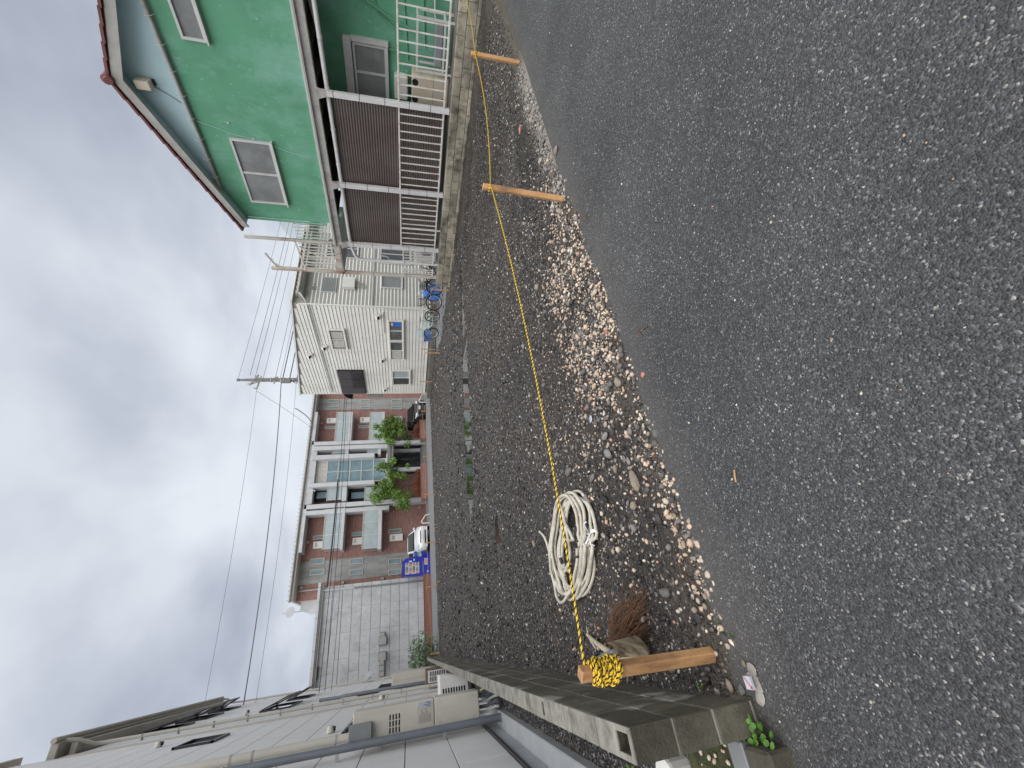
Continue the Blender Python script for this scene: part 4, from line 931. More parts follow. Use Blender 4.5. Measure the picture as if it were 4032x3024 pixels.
# ---- things on the terrace
cu = thing('outdoor_unit', (11.95, 5.35, TZ), 'cream outdoor unit with two dark ports behind the white fence', 'outdoor unit')
bx(cu, 'casing', 'cream_unit', 11.75, 12.15, 4.95, 5.75, TZ + .02, 1.36, .02); bx(cu, 'base', 'box_grey', 11.78, 12.12, 4.98, 5.72, TZ - .004, TZ + .021)
bx(cu, 'seam', 'beige_dark', 11.745, 11.752, 4.95, 5.75, .84, .86); bx(cu, 'side_seam', 'beige_dark', 11.8, 12.1, 4.944, 4.951, .84, .86)
for y in (5.12, 5.5): MB().tube([(11.756, y, 1.28), (11.744, y, 1.28)], .075, 14).build('port', 'dark_void', cu)
bx(cu, 'badge', 'black_frame', 11.744, 11.752, 5.40, 5.46, .58, .64)
gm_ = thing('meter_box', (12.25, 5.6, 1.45), 'white meter box on the green wall above the cream unit', 'meter box')
bx(gm_, 'case', 'white_plastic', 12.12, 12.352, 5.2, 5.75, 1.45, 1.78, .03); MB().tube([(12.2, 5.4, 1.45), (12.2, 5.4, .9), (12.25, 5.4, .5)], .02, 7).build('pipe', 'white_plastic', gm_)
af = thing('aluminium_rack', (11.7, 4.2, TZ), 'light grey aluminium rack standing behind the white fence', 'rack')
for x, y in ((11.5, 3.75), (11.5, 4.75), (11.95, 3.75), (11.95, 4.75)): bx(af, 'leg', 'alu_frame', x - .02, x + .02, y - .02, y + .02, TZ - .003, 1.26)
for z in (.66, 1.25):
    for x in (11.5, 11.95): bx(af, 'rail', 'alu_frame', x - .018, x + .018, 3.77, 4.73, z - .02, z + .02)
    for y in (3.75, 4.75): bx(af, 'rail', 'alu_frame', 11.52, 11.93, y - .018, y + .018, z - .018, z + .018)
bx(af, 'basin', 'box_grey', 11.55, 11.9, 3.85, 4.65, .68, .86, .02)
# things behind the rear fence bay
rcu = thing('outdoor_unit', (12.0, 10.2, TZ), 'white outdoor unit behind the rear white fence bay', 'outdoor unit')
bx(rcu, 'casing', 'white_plastic', 11.7, 12.05, 9.95, 10.75, TZ + .03, 1.15, .015); bx(rcu, 'base', 'box_grey', 11.72, 12.03, 9.98, 10.7, TZ - .004, TZ + .031)
MB().tube([(11.702, 10.3, .82), (11.694, 10.3, .82)], .2, 18).build('fan_grille', 'box_grey', rcu)
# ------------------------------------------------------------------ white siding house
WX = 14.1; WY = 15.95; WYF = 24.1
wh = thing('siding_house', (17, 20, 0), 'white two storey house clad in horizontal lap siding beyond the green house', 'house')
zt = lambda y: 6.54 + (y - 15.65) * .149
MB().prism([(WY, .38), (WYF, .38), (WYF, zt(WYF) - .05), (WY, zt(WY) - .05)], 'X', WX + .03, 19).build('wall', 'siding_joint', wh)
bx(wh, 'front_wall', 'siding_joint', WX + .03, 21, WY + .03, WY + .3, .38, 6.2)
bx(wh, 'foundation', 'foundation', WX - .42, 19, WY + .1, WYF - .02, -.3, .26); bx(wh, 'plinth', 'foundation', WX + .02, 19, WY + .02, WYF - .05, .262, .385)
# lap boards on the lot side; the top ones are cut by the sloping roof edge
EXP = .168
def board(face, a0, a1, z, top=None):
    m = MB()
    if face == 'X-':
        m.v = [(WX + .014, a0, z + EXP - .02), (WX + .014, a1, z + EXP - .02), (WX - .008, a1, z), (WX - .008, a0, z), (WX + .028, a0, z), (WX + .028, a1, z), (WX + .028, a0, z + EXP - .02), (WX + .028, a1, z + EXP - .02)]
    else:
        m.v = [(a0, WY + .014, z + EXP - .02), (a1, WY + .014, z + EXP - .02), (a1, WY - .008, z), (a0, WY - .008, z), (a0, WY + .028, z), (a1, WY + .028, z), (a0, WY + .028, z + EXP - .02), (a1, WY + .028, z + EXP - .02)]
    m.f = [(0, 1, 2, 3), (3, 2, 5, 4), (0, 3, 4, 6), (1, 7, 5, 2), (4, 5, 7, 6), (0, 6, 7, 1)]
    return m
z = .37; bs = None; k = 0
while z < 7.7:
    if z + EXP < zt(WY) - .06:
        # two lengths with a butt joint
        jy = (17.9, 20.4)[k % 1] if k % 2 == 0 else 20.4
        for a0, a1 in ((WY + .03, 17.93), (17.936, 20.6), (20.606, WYF - .03)):
            key = round(a0, 2)
            if bs is None: bs = {}
            if key not in bs: bs[key] = piece(board('X-', a0, a1, 0), 'siding_board', 'siding', wh, (0, 0, z))
            else: share(bs[key], wh, (0, 0, z), name='siding_board')
    else:
        a0 = max(WY + .03, 15.65 + (z + EXP + .05 - 6.54) / .149)
        if a0 < WYF - .3: board('X-', a0, WYF - .03, z).build('siding_board', 'siding', wh)
    z += EXP; k += 1
z = .37; b0 = None
while z + EXP < 6.0:
    if b0 is None: b0 = piece(board('Y-', WX + .03, 20.5, 0), 'siding_board', 'siding', wh, (0, 0, z))
    else: share(b0, wh, (0, 0, z), name='siding_board')
    z += EXP
# corner boards, roof edge
bx(wh, 'corner_board', 'siding_trim', WX - .012, WX + .05, WY - .012, WY + .05, .37, 6.3)
bx(wh, 'corner_board', 'siding_trim', WX - .012, WX + .05, WYF - .05, WYF + .01, .37, zt(WYF) - .06)
re_ = MB(); re_.prism([(WY - .25, zt(WY - .25) - .05), (WYF + .1, zt(WYF + .1) - .05), (WYF + .1, zt(WYF + .1) + .02), (WY - .25, zt(WY - .25) + .02)], 'X', WX - .05, 19.2); rfw = re_.build('roof', 'siding_trim', wh)
ef = bx(wh, 'front_eave', 'fascia', WX + .25, 21, WY - .45, WY + .03, 6.12, 6.26, .01)
MB().tube([(WX + .25, WY - .5, 6.22), (21, WY - .5, 6.22)], .055, 8).build('gutter', 'fascia', ef)
et = None
for k in range(22):
    if et is None: et = piece(MB().tube([(0, WY - .44, 6.30), (0, WY - .05, 6.38)], .05, 8), 'eave_tile', 'fascia', ef, (WX + .4 + k * .27, 0, 0))
    else: share(et, ef, (WX + .4 + k * .27, 0, 0), name='eave_tile')
# conduit lines
cdp = MB(); cdp.tube([(WX - .04, WY - .03, 5.93), (WX - .04, WYF - .3, 5.97)], .022, 6); cdp.tube([(WX - .04, WY - .03, 5.85), (WX - .04, WYF - .3, 5.90)], .018, 6)
cdp.build('conduit', 'alu_frame', wh)
MB().tube([(WX + .3, WY - .5, 6.2), (WX + .05, WY - .25, 5.98), (WX - .02, WY - .05, 5.92), (WX - .03, WY - .05, 3.3), (WX - .03, WY - .05, .4)], .03, 8).build('downpipe', 'siding_trim', wh)
MB().tube([(WX - .03, WY - .06, 3.1), (20, WY - .06, 3.12)], .025, 7).build('conduit', 'alu_frame', wh)
MB().tube([(WX - .04, 16.3, 2.62), (WX - .04, 17.9, 2.64), (WX - .04, 18.0, 3.1)], .025, 7).build('conduit', 'siding_trim', wh)
MB().tube([(WX - .03, 16.1, 2.62), (WX - .03, 16.12, .4)], .022, 7).build('conduit', 'siding_trim', wh)
# windows
w1 = window(wh, 'X-', WX, 16.86, 18.5, 1.68, 2.40, 2, 'siding_trim', 'room_glass', .09, .06, gm=['room_glass', 'room_glass'])
bx(w1, 'blue_sheet', 'tarp_blue', WX - .036, WX - .031, 16.95, 17.35, 1.78, 2.15); bx(w1, 'bag', 'curtain', WX - .036, WX - .03, 17.05, 17.3, 2.1, 2.28)
w2 = window(wh, 'X-', WX, 18.54, 20.24, 1.68, 2.40, 2, 'siding_trim', 'room_glass', .09, .06); bx(w2, 'curtain', 'curtain', WX - .048, WX - .042, 19.45, 20.15, 1.78, 2.3)
w3 = window(wh, 'X-', WX, 21.36, 22.98, 1.32, 2.36, 2, 'siding_trim', 'frost_glass', .09, .06, gm=['pale_glass', 'dark_glass'])
w4 = window(wh, 'X-', WX, 17.68, 19.36, 4.55, 5.30, 2, 'siding_trim', 'room_glass', .09, .06); bx(w4, 'curtain', 'curtain', WX - .048, WX - .042, 18.6, 19.2, 4.65, 5.2); bx(w4, 'blind', 'curtain', WX - .036, WX - .031, 17.9, 18.45, 4.65, 5.2)
# shuttered balcony window at the far end
w5 = bx(wh, 'shutter_window', 'black_frame', WX - .07, WX - .002, 21.38, 24.0, 3.95, 5.35)
for k in range(3):
    a = 21.44 + k * .85
    sh_ = bx(w5, 'shutter', 'shutter', WX - .085, WX - .071, a, a + .82, 4.0, 5.3)
sl0 = MB()
for k in range(3):
    for i in range(24): sl0.box(WX - .098, WX - .086, 21.46 + k * .85, 22.24 + k * .85, 4.02 + i * .053, 4.05 + i * .053)
sl0.build('slats', 'shutter', w5)['kind'] = 'stuff'
gr = MB(); 
for i in range(15): gr.box(WX - .26, WX - .245, 21.40 + i * .115, 21.412 + i * .115, 3.98, 4.6)
for zz_ in (3.98, 4.2, 4.4, 4.6): gr.box(WX - .262, WX - .243, 21.38, 23.05, zz_, zz_ + .02)
for a in (21.4, 23.03): gr.box(WX - .26, WX - .08, a, a + .015, 4.58, 4.60)
gr.build('guard_rail', 'black_frame', w5)
# vent hoods
def hood(a, z, s):
    prof = [(0, s * 1.1), (.13, s * 1.1), (.19, s * .75), (.07, 0), (0, 0)]       # (out, z); the slanted lower front is the open mouth
    m = MB().prism([(-o_, z_ + z) for o_, z_ in prof], 'Y', a - s / 2, a + s / 2); m.v = [(WX + x, y, z_) for x, y, z_ in m.v]
    h_ = m.build('vent_hood', 'siding_trim', wh)
    MB().quad(*[(WX - o_ - .006, q, z + z_) for o_, z_, q in ((.182, s * .69, a - s / 2 + .02), (.182, s * .69, a + s / 2 - .02), (.078, .03, a + s / 2 - .02), (.078, .03, a - s / 2 + .02))]).build('mouth', 'dark_void', h_)
for a, z in ((16.6, 2.70), (20.3, 2.68), (23.5, 2.68), (19.95, 6.35), (19.2, 5.52)): hood(a, z, .26)
# front face details
fw = window(wh, 'Y-', WY, 15.3, 16.25, 1.72, 2.72, 1, 'alu_frame', 'frost_glass', .06, .045)
gl = bx(wh, 'window_grille', 'alu_frame', 14.85, 15.8, WY - .06, WY - .003, 4.75, 5.42)
for k in range(9): bx(gl, 'grille_bar', 'box_grey', 14.88, 15.77, WY - .085, WY - .061, 4.80 + k * .068, 4.835 + k * .068)
ht = bx(wh, 'gas_heater', 'white_plastic', 15.1, 15.75, WY - .22, WY - .005, 3.9, 4.45, .02)
for k in range(4): MB().tube([(15.25 + k * .1, WY - .12, 3.9), (15.25 + k * .09, WY - .1, 3.65), (15.2 + k * .05, WY - .06, 3.45)], .02, 7).build('pipe', 'beige_dark', ht)
bx(wh, 'air_grille', 'box_grey', 15.0, 15.2, WY - .03, WY - .003, 5.62, 5.8); MB().tube([(15.35, WY - .04, 5.72), (15.35, WY, 5.72)], .06, 12).build('vent_cap', 'steel', wh)
window(wh, 'Y-', WY, 17.0, 18.4, 1.3, 2.8, 2, 'alu_frame', 'dark_glass', .06, .045); window(wh, 'Y-', WY, 17.2, 18.6, 3.9, 5.4, 2, 'alu_frame', 'room_glass', .06, .045)
# rear awning and perforated screen at the far corner
aw = MB()
for k in range(6):
    t0, t1 = k / 6, (k + 1) / 6; c0_, c1_ = (24.12 + .75 * math.sin(t0 * 1.5), 5.35 - .55 * (1 - math.cos(t0 * 1.5))), (24.12 + .75 * math.sin(t1 * 1.5), 5.35 - .55 * (1 - math.cos(t1 * 1.5)))
    aw.quad((WX + .05, c0_[0], c0_[1]), (WX + 1.2, c0_[0], c0_[1]), (WX + 1.2, c1_[0], c1_[1]), (WX + .05, c1_[0], c1_[1]))
a_ = aw.build('rear_awning', 'black_frame', wh); MB().bar((WX + .06, 24.12, 4.75), (WX + .06, 24.85, 4.85), .03, .03).build('stay', 'old_wood', a_)
scn = bx(wh, 'perforated_screen', 'roof_metal', WX + .2, WX + 1.4, 24.95, 24.98, 3.0, 3.95)
for i in range(4):
    for j in range(5): bx(scn, 'slot', 'white_plastic', WX + .3 + j * .16, WX + .38 + j * .16, 24.944, 24.951, 3.2 + i * .16, 3.25 + i * .16)
MB().bar((WX + .1, 24.2, 2.3), (WX + .5, 24.95, 3.0), .03, .03).build('screen_brace', 'roof_metal', wh)
# concrete apron by the corner
o = MB().prism([(11.53, 11.3), (11.26, 12.3), (11.42, 14.82), (12.6, 17.4), (13.66, 17.4), (13.66, 16.05), (20, 15.9), (20, 11.3)], 'Z', -.2, .045).build('footpath', 'street_asphalt'); tag(o, 'grey concrete apron where the bicycles stand', None, None, 'structure')
# ------------------------------------------------------------------ apartment building across the back street
def rect(r, x0, y0, x1, y1, Y):
    xm, ym = (x0 + x1) / 2, (y0 + y1) / 2
    z1 = gy(r, x0, ym, Y).z; z0 = gy(r, x1, ym, Y).z; a = gy(r, xm, y0, Y).x; b = gy(r, xm, y1, Y).x
    return min(a, b), max(a, b), min(z0, z1), max(z0, z1)
AY = 36.0; AF = 34.9
ap = thing('apartment_building', (12, 38, 0), 'three storey brick tile apartment building with pale concrete columns and balconies', 'building')
bx(ap, 'wall', 'brick_tile', 4.0, 26, AY, 46, -.05, 9.2)
rfa = bx(ap, 'roof_slab', 'roof_metal', 3.9, 26.2, AF + .1, 46, 9.2, 9.36)
MB().tube([(3.85, AF + .02, 9.42), (26.2, AF + .02, 9.42)], .085, 8).build('gutter', 'roof_metal', rfa)
bx(rfa, 'parapet', 'concrete_light', 3.9, 26.2, AF + .12, AF + .3, 9.362, 9.5)
rib = None
for k in range(74):
    if rib is None: rib = piece(MB().box(-.03, .03, AF - .04, AF + .3, 9.50, 9.545), 'roof_rib', 'fascia', rfa, (4.0 + k * .3, 0, 0))
    else: share(rib, rfa, (4.0 + k * .3, 0, 0), name='roof_rib')
def apw(r, x0, y0, x1, y1, g='pale_glass', f='trim_beige'):
    a, b, c, d = rect(r, x0, y0, x1, y1, AY); return window(ap, 'Y-', AY, a, b, c, d, 1, f, g, .06, .055, sill=False)
# stained concrete strips with paired narrow windows
for (s0, s1), wins in (((1268, 1428), ((1287, 1330), (1367, 1408))), ((128, 206), ((136, 158), (187, 208)))):
    a, b, _, _ = rect('R5', 600, s0, 700, s1, AY - .03)
    st_ = bx(ap, 'concrete_strip', 'concrete_stain', a, b, AY - .028, AY - .002, 0, 9.19)
    for z in (1.5, 3.0, 4.5, 6.0, 7.5): bx(st_, 'joint', 'joint_grey', a, b, AY - .031, AY - .027, z, z + .03)
    for q in (.36, .64): bx(st_, 'joint', 'joint_grey', a + (b - a) * q, a + (b - a) * q + .025, AY - .033, AY - .029, 0.2, 9.1)
    zs = ((222, 328), (510, 608), (790, 885)) if s0 > 1000 else ((352, 433), (586, 660), (812, 890))
    for y0, y1 in wins:
        for x0, x1 in zs:
            A0, B0, C0, D0 = rect('R5', x0, y0, x1, y1, AY - .03); window(ap, 'Y-', AY - .03, A0, B0, C0, D0, 1, 'trim_beige', 'teal_glass', .06, .06, sill=False)
# side bays: balconies with glass fronts
def balcony(bayname, yL, yR, gx0, gx1, sx1, panes):
    a, b, z0, z1 = rect('R5', gx0, yR, gx1, yL, AF); _, _, s0, s1 = rect('R5', gx1, yR, sx1, yL, AF)
    sl = bx(ap, 'balcony_slab', 'concrete_light', a - .15, b + .05, AF - .02, AY - .002, s0, s1, .02)
    w_ = (b - a) / panes
    for k in range(panes): bx(sl, 'glass_panel', 'pale_glass', a + k * w_ + .02, a + (k + 1) * w_ - .02, AF, AF + .02, z0 + .02, z1 - .03)
    for k in range(panes + 1): bx(sl, 'baluster', 'alu_frame', a + k * w_ - .02, a + k * w_ + .02, AF - .02, AF + .04, z0, z1)
    bx(sl, 'handrail', 'trim_beige', a - .05, b + .05, AF - .03, AF + .05, z1 - .03, z1 + .03)
    for xx in (a - .02,):
        bx(sl, 'side_glass', 'pale_glass', xx - .01, xx + .01, AF + .06, AY - .05, z0 + .02, z1 - .03)
    return a, b
for x0, x1, x2 in ((325, 447, 470), (606, 716, 743)): balcony('left', 1212, 930, x0, x1, x2, 3)
for x0, x1, x2 in ((410, 502, 528), (655, 742, 764)): balcony('right', 228, 432, x0, x1, x2, 3)
# deep eave boxes over the bays
for y0, y1, x0, x1 in ((930, 1240, 162, 212), (225, 432, 268, 296)):
    a, b, c, d = rect('R5', x0, y0, x1, y1, AF); bx(ap, 'eave_box', 'concrete_light', a, b, AF, AY - .002, 8.98, 9.198)
# air conditioners and narrow windows on the bays
for x0, y0, x1, y1 in ((245, 1163, 318, 1214), (530, 1136, 600, 1186), (800, 1110, 896, 1160), (343, 268, 412, 303), (585, 262, 655, 300), (835, 255, 895, 295)):
    a, b, c, d = rect('R5', x0, y0, x1, y1, AY - .3)
    ac = thing('air_conditioner', ((a + b) / 2, AY - .15, c), 'cream air conditioner box on the apartment wall', 'air conditioner', 'air conditioners on the apartment facade')
    bx(ac, 'casing', 'white_plastic', a, b, AY - .3, AY - .001, c, d, .02)
    bx(ac, 'vent', 'beige_dark', a + .1, b - .1, AY - .306, AY - .299, c + (d - c) * .62, c + (d - c) * .8)
LBL = ['top floor left bay', 'middle floor left bay', 'ground floor beside the white car', 'top floor right bay', 'middle floor right bay', 'ground floor behind the right tree']
for i, o in enumerate([o for o in col.objects if o.name.startswith('air_conditioner')]): o['label'] = 'cream air conditioner on the apartment wall, ' + LBL[i]
for x0, y0, x1, y1 in ((245, 1121, 326, 1150), (524, 1096, 606, 1126), (790, 1074, 886, 1104), (332, 330, 405, 350), (574, 322, 650, 345)): apw('R5', x0, y0, x1, y1, 'teal_glass')
# paired columns
def column(y0, y1, x0, x1=None, Y=AF, dep=.5, zb=0.0):
    a, b, c, d = rect('R5', x0, y0, x1 or 1040, y1, Y); return bx(ap, 'column', 'concrete_light', a, b, Y - .05, Y + dep, zb if x1 is None else c, 9.0 if x0 < 300 else d, .02)
column(915, 945, 205, None, AF, .8, 2.9); column(872, 903, 205, None, AF, .8, 0); column(732, 760, 215, 690, AF - .1, 1.1); column(532, 562, 238, 690, AF - .1, 1.1)
column(462, 490, 255, None, AF, .8, 2.9); column(430, 455, 262, None, AF, .8, 0)
for y0, y1 in ((905, 915), (455, 462)):
    for x0, x1 in ((300, 380), (455, 520), (620, 700)):
        a, b, c, d = rect('R5', x0, y0, x1, y1, AF + .2); bx(ap, 'infill', 'concrete_light', a, b, AF + .2, AF + .5, c, d)
# recessed loggias between the columns
for y0, y1 in ((768, 868), (492, 530)):
    tops = ((242, 350, 455, 490), (496, 622, 705, 735)) if y0 > 600 else ((268, 385, 478, 502), (512, 640, 715, 735))
    for x0, x1, x2, x3 in tops:
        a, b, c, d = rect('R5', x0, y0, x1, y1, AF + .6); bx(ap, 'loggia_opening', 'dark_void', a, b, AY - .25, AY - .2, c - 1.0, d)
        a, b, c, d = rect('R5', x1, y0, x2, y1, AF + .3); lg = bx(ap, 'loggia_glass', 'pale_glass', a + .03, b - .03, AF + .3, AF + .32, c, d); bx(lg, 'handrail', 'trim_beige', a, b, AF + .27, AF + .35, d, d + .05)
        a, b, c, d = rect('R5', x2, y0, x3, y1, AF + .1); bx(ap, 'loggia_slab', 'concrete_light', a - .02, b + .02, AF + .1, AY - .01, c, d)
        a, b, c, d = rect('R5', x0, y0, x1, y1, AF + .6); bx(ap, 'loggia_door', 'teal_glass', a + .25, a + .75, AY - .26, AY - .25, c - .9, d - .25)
bx(ap, 'loggia_head', 'concrete_light', *rect('R5', 200, 900, 240, 470, AF + .3)[:2], AF + .12, AY - .01, 8.7, 9.198)
# central glazing
a, b, c, d = rect('R5', 245, 566, 688, 735, AF + .2)
cg = bx(ap, 'curtain_wall', 'alu_frame', a, b, AF + .45, AF + .55, 3.2, 8.85)
rows = [3.28, 4.25, 5.2, 6.1, 7.0, 7.85, 8.8]; colsx = np.linspace(a + .06, b - .06, 3)
for i in range(6):
    for j in range(2):
        bx(cg, 'pane', 'curtain' if i == 5 else 'teal_glass', colsx[j] + .03, colsx[j + 1] - .03, AF + .425 if i == 5 else AF + .43, AF + .449, rows[i] + .035, rows[i + 1] - .035)
for z in rows: bx(cg, 'transom', 'alu_frame', a, b, AF + .40, AF + .452, z - .03, z + .03)
for x in colsx: bx(cg, 'mullion', 'alu_frame', x - .025, x + .025, AF + .395, AF + .451, 3.2, 8.85)
bx(ap, 'spandrel', 'concrete_light', a - .3, b + .3, AF + .1, AY - .01, 2.75, 3.2, .02)
# entrance: canopy, posts, dark recess, steps
ca, cb_, cc, cdz = rect('T', 330, 700, 410, 1060, 34.0)
cn = bx(ap, 'canopy', 'concrete_light', ca, cb_, 33.4, AF + .05, 2.85, 3.0, .02); bx(cn, 'canopy_edge', 'box_grey', ca - .03, cb_ + .03, 33.32, 33.4, 2.82, 3.06); bx(cn, 'canopy_beam', 'roof_metal', ca, cb_, 33.45, 33.6, 2.6, 2.8)
for y0, y1 in ((672, 735), (1045, 1095)):
    a, b, c, d = rect('T', 400, y0, 880, y1, 33.6); bx(cn, 'canopy_post', 'concrete_light', (a + b) / 2 - .15, (a + b) / 2 + .15, 33.5, 33.8, 0, 2.85)
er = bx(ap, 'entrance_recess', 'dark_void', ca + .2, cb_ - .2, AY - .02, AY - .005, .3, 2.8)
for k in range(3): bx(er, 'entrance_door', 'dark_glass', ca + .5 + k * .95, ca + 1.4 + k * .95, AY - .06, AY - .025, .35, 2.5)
for k in range(4): bx(ap, 'entrance_step', 'box_grey', ca + .2, cb_ - .2, 33.9 + k * .3, AY - .07, -.02 + k * .1, .08 + k * .1)
bx(ap, 'entrance_column', 'concrete_light', ca + 1.9, ca + 2.15, AF + .2, AF + .5, .4, 2.75)
# wall lamps and vents, rainwater pipe
for x0, y0 in ((232, 983), (500, 963), (765, 940), (1017, 921), (208, 1172), (310, 312), (462, 1465), (750, 1435), (162, 1503)):
    p = gy('R5', x0, y0, AY); bx(ap, 'wall_lamp', 'roof_metal', p.x - .09, p.x + .09, AY - .14, AY - .001, p.z - .1, p.z + .1, .02)
MB().tube([gy('R5', 215, 765, AF), gy('R5', 245, 790, AF + .2), gy('R5', 260, 800, AF + .2)], .06, 8).build('rain_pipe', 'concrete_light', ap)
MB().tube([(p.x, AY - .08, 9.1) if i == 0 else (p.x, AY - .08, 7.3) for i, p in enumerate((gy('R5', 120, 1530, AY), gy('R5', 120, 1530, AY)))], .06, 8).build('rain_pipe', 'roof_metal', ap)
# roof return and dish at the left end
bx(ap, 'end_parapet', 'concrete_light', 3.4, 4.0, AY + .2, 40, 7.2, 8.9)
dd = MB(); c0 = Vector((3.3, 35.6, 9.35)); nd_ = Vector((.2, -.9, .4)).normalized(); u_ = nd_.orthogonal().normalized(); v_ = nd_.cross(u_)
dd.loft([[c0 + (u_ * math.cos(t / 16 * 6.283) + v_ * math.sin(t / 16 * 6.283)) * r + nd_ * h for t in range(16)] for r, h in ((.03, 0), (.2, .02), (.34, .09), (.35, .095))]); d2 = dd.build('satellite_dish', 'dish', ap)
MB().tube([(3.3, 35.7, 8.2), (3.3, 35.7, 9.9)], .03, 6).build('mast', 'steel', d2)

# ------------------------------------------------------------------ bare concrete building at the left of it
CY = 33.0
cbld = thing('concrete_building', (0, 36, 0), 'bare grey concrete building with square panel joints beside the brick apartments', 'building')
bx(cbld, 'wall', 'joint_grey', -8, 4.36, CY + .02, 42, -.05, 7.0)
rows = [.2, .81, 1.42, 2.03, 2.64, 3.25, 3.87, 4.48, 5.09, 5.72, 6.35, 6.98]
pn = {}
for i in range(len(rows) - 1):
    x = 4.36; h = rows[i + 1] - rows[i] - .025; k = 0
    while x > -7.5:
        w_ = (.72 if (i % 3 == 1 and k == 0) else 1.42); key = (round(w_, 2), round(h, 2))
        if key not in pn: pn[key] = piece(MB().box(-w_ + .005, -.005, 0, .03, 0, h, .006), 'concrete_panel', 'concrete', cbld, (x, CY - .01, rows[i] + .012)); 
        else: share(pn[key], cbld, (x, CY - .01, rows[i] + .012), name='concrete_panel')
        x -= w_; k += 1
th_ = MB()
for i in range(len(rows) - 1):
    x = 4.36 - .35
    while x > -2.5:
        th_.tube([(x, CY - .013, (rows[i] + rows[i + 1]) / 2 + .02), (x, CY - .0095, (rows[i] + rows[i + 1]) / 2 + .02)], .028, 8); x -= .71
to = th_.build('tie_holes', 'box_grey', cbld); to['kind'] = 'stuff'
cp = bx(cbld, 'coping', 'roof_metal', -8.1, 4.55, CY - .22, 42, 7.0, 7.12); bx(cp, 'coping_edge', 'concrete_light', -8.1, 4.6, CY - .3, CY - .2, 7.08, 7.24); bx(cp, 'coping_trim', 'fascia', -8.1, 4.5, CY - .16, CY + .02, 6.9, 7.0)
for k in range(14): bx(cp, 'coping_joint', 'fascia', 4.3 - k * .9, 4.34 - k * .9, CY - .306, CY - .2, 7.08, 7.25)
for x0, y0, s in ((1437, 1185, .34), (1437, 1237, .52), (1433, 1383, .52), (1430, 1440, .34), (1430, 1495, .34), (1430, 1548, .34)):
    p = gy('R4', x0, y0, CY - .1); vb = bx(cbld, 'vent_box', 'box_grey', p.x - s / 2, p.x + s / 2, CY - .2, CY - .011, p.z - s / 2, p.z + s / 2, .03); bx(vb, 'vent_face', 'roof_metal', p.x - s / 2 + .05, p.x + s / 2 - .05, CY - .206, CY - .2, p.z - s / 2 + .05, p.z + s / 2 - .05)
MB().tube([gy('R4', 845, 775, CY - .08), gy('R4', 1170, 745, CY - .08)], .06, 8).build('rain_pipe', 'concrete_light', cbld)
MB().tube([gy('R4', 1165, 745, CY - .08), gy('R4', 1815, 678, CY - .08)], .05, 8).build('rain_pipe', 'box_grey', cbld)
bx(cbld, 'cable_box', 'black_frame', *rect('R4', 800, 1485, 835, 1605, CY - .2)[:2], CY - .1, CY - .011, *rect('R4', 805, 1485, 832, 1605, CY - .2)[2:])

# ------------------------------------------------------------------ low red brick walls and planters by the street
lbw = thing('brick_wall', (0, 31.2, 0), 'long low red brick wall in front of the concrete building', 'wall')
bk = None; zi = 0
for r_ in range(6):
    x = -3.0 + (r_ % 2) * .115
    while x < 4.05:
        if bk is None: bk = piece(MB().box(0, .22, 0, .1, 0, .065), 'brick', 'brick_wall_red', lbw, (x, 31.0, .02 + r_ * .075))
        else: share(bk, lbw, (x, 31.0, .02 + r_ * .075), name='brick')
        x += .23
bx(lbw, 'core', 'mortar', -3.0, 4.1, 31.008, 31.2, -.05, .465)
bx(lbw, 'coping', 'brick_wall_red', -3.02, 4.12, 30.97, 31.22, .467, .50)
def planter(x0, x1, y0, label, shrub_label):
    t = thing('brick_planter', ((x0 + x1) / 2, y0 + .4, 0), label, 'planter')
    b_ = MB(); b_.box(x0, x1, y0, y0 + .15, -.05, .46); b_.box(x0, x1, y0 + .75, y0 + .9, -.05, .46); b_.box(x0, x0 + .15, y0 + .15, y0 + .75, -.05, .46); b_.box(x1 - .15, x1, y0 + .15, y0 + .75, -.05, .46)
    b_.build('wall', 'brick_tile', t); bx(t, 'coping', 'brick_wall_red', x0 - .02, x1 + .02, y0 - .02, y0 + .17, .461, .5); bx(t, 'soil', 'dirt', x0 + .15, x1 - .15, y0 + .15, y0 + .75, .2, .42)
    return t
planter(9.6, 12.4, 32.0, 'left red brick planter before the apartment entrance', '')
planter(14.5, 16.2, 32.0, 'right red brick planter beside the black car', '')

# ------------------------------------------------------------------ leaves
def leaf_cloud(name, mat, centers, radii, n, size, parent=None, flat=1.0, shell=.55):
    c = np.asarray(centers); r = np.asarray(radii); k = rg.choice(len(c), n, p=r ** 2 / np.sum(r ** 2))
    d = rg.normal(size=(n, 3)); d /= np.linalg.norm(d, axis=1)[:, None]; q = (shell + (1 - shell) * rg.random(n)) ** .7
    p = c[k] + d * (r[k] * q)[:, None] * np.array([1, 1, flat])
    nrm = d * .5 + rg.normal(size=(n, 3)) * .7 + np.array([0, 0, .5]); nrm /= np.linalg.norm(nrm, axis=1)[:, None]
    t = np.cross(nrm, rg.normal(size=(n, 3))); t /= np.linalg.norm(t, axis=1)[:, None]; b = np.cross(nrm, t)
    s = size * rg.uniform(.6, 1.35, n)[:, None]
    v = np.stack([p - t * s * .5, p + b * s * .34 + nrm * s * .08, p + t * s * .55, p - b * s * .34 + nrm * s * .08], 1)
    cl = np.repeat(rg.random((n, 1)), 4, 0) * np.ones((1, 3))
    if parent is not None: v = v - np.array(off_of(parent))
    o = npmesh(name, v.reshape(-1, 3), np.arange(n * 4), 4, mat, cols=cl, parent=parent); return o
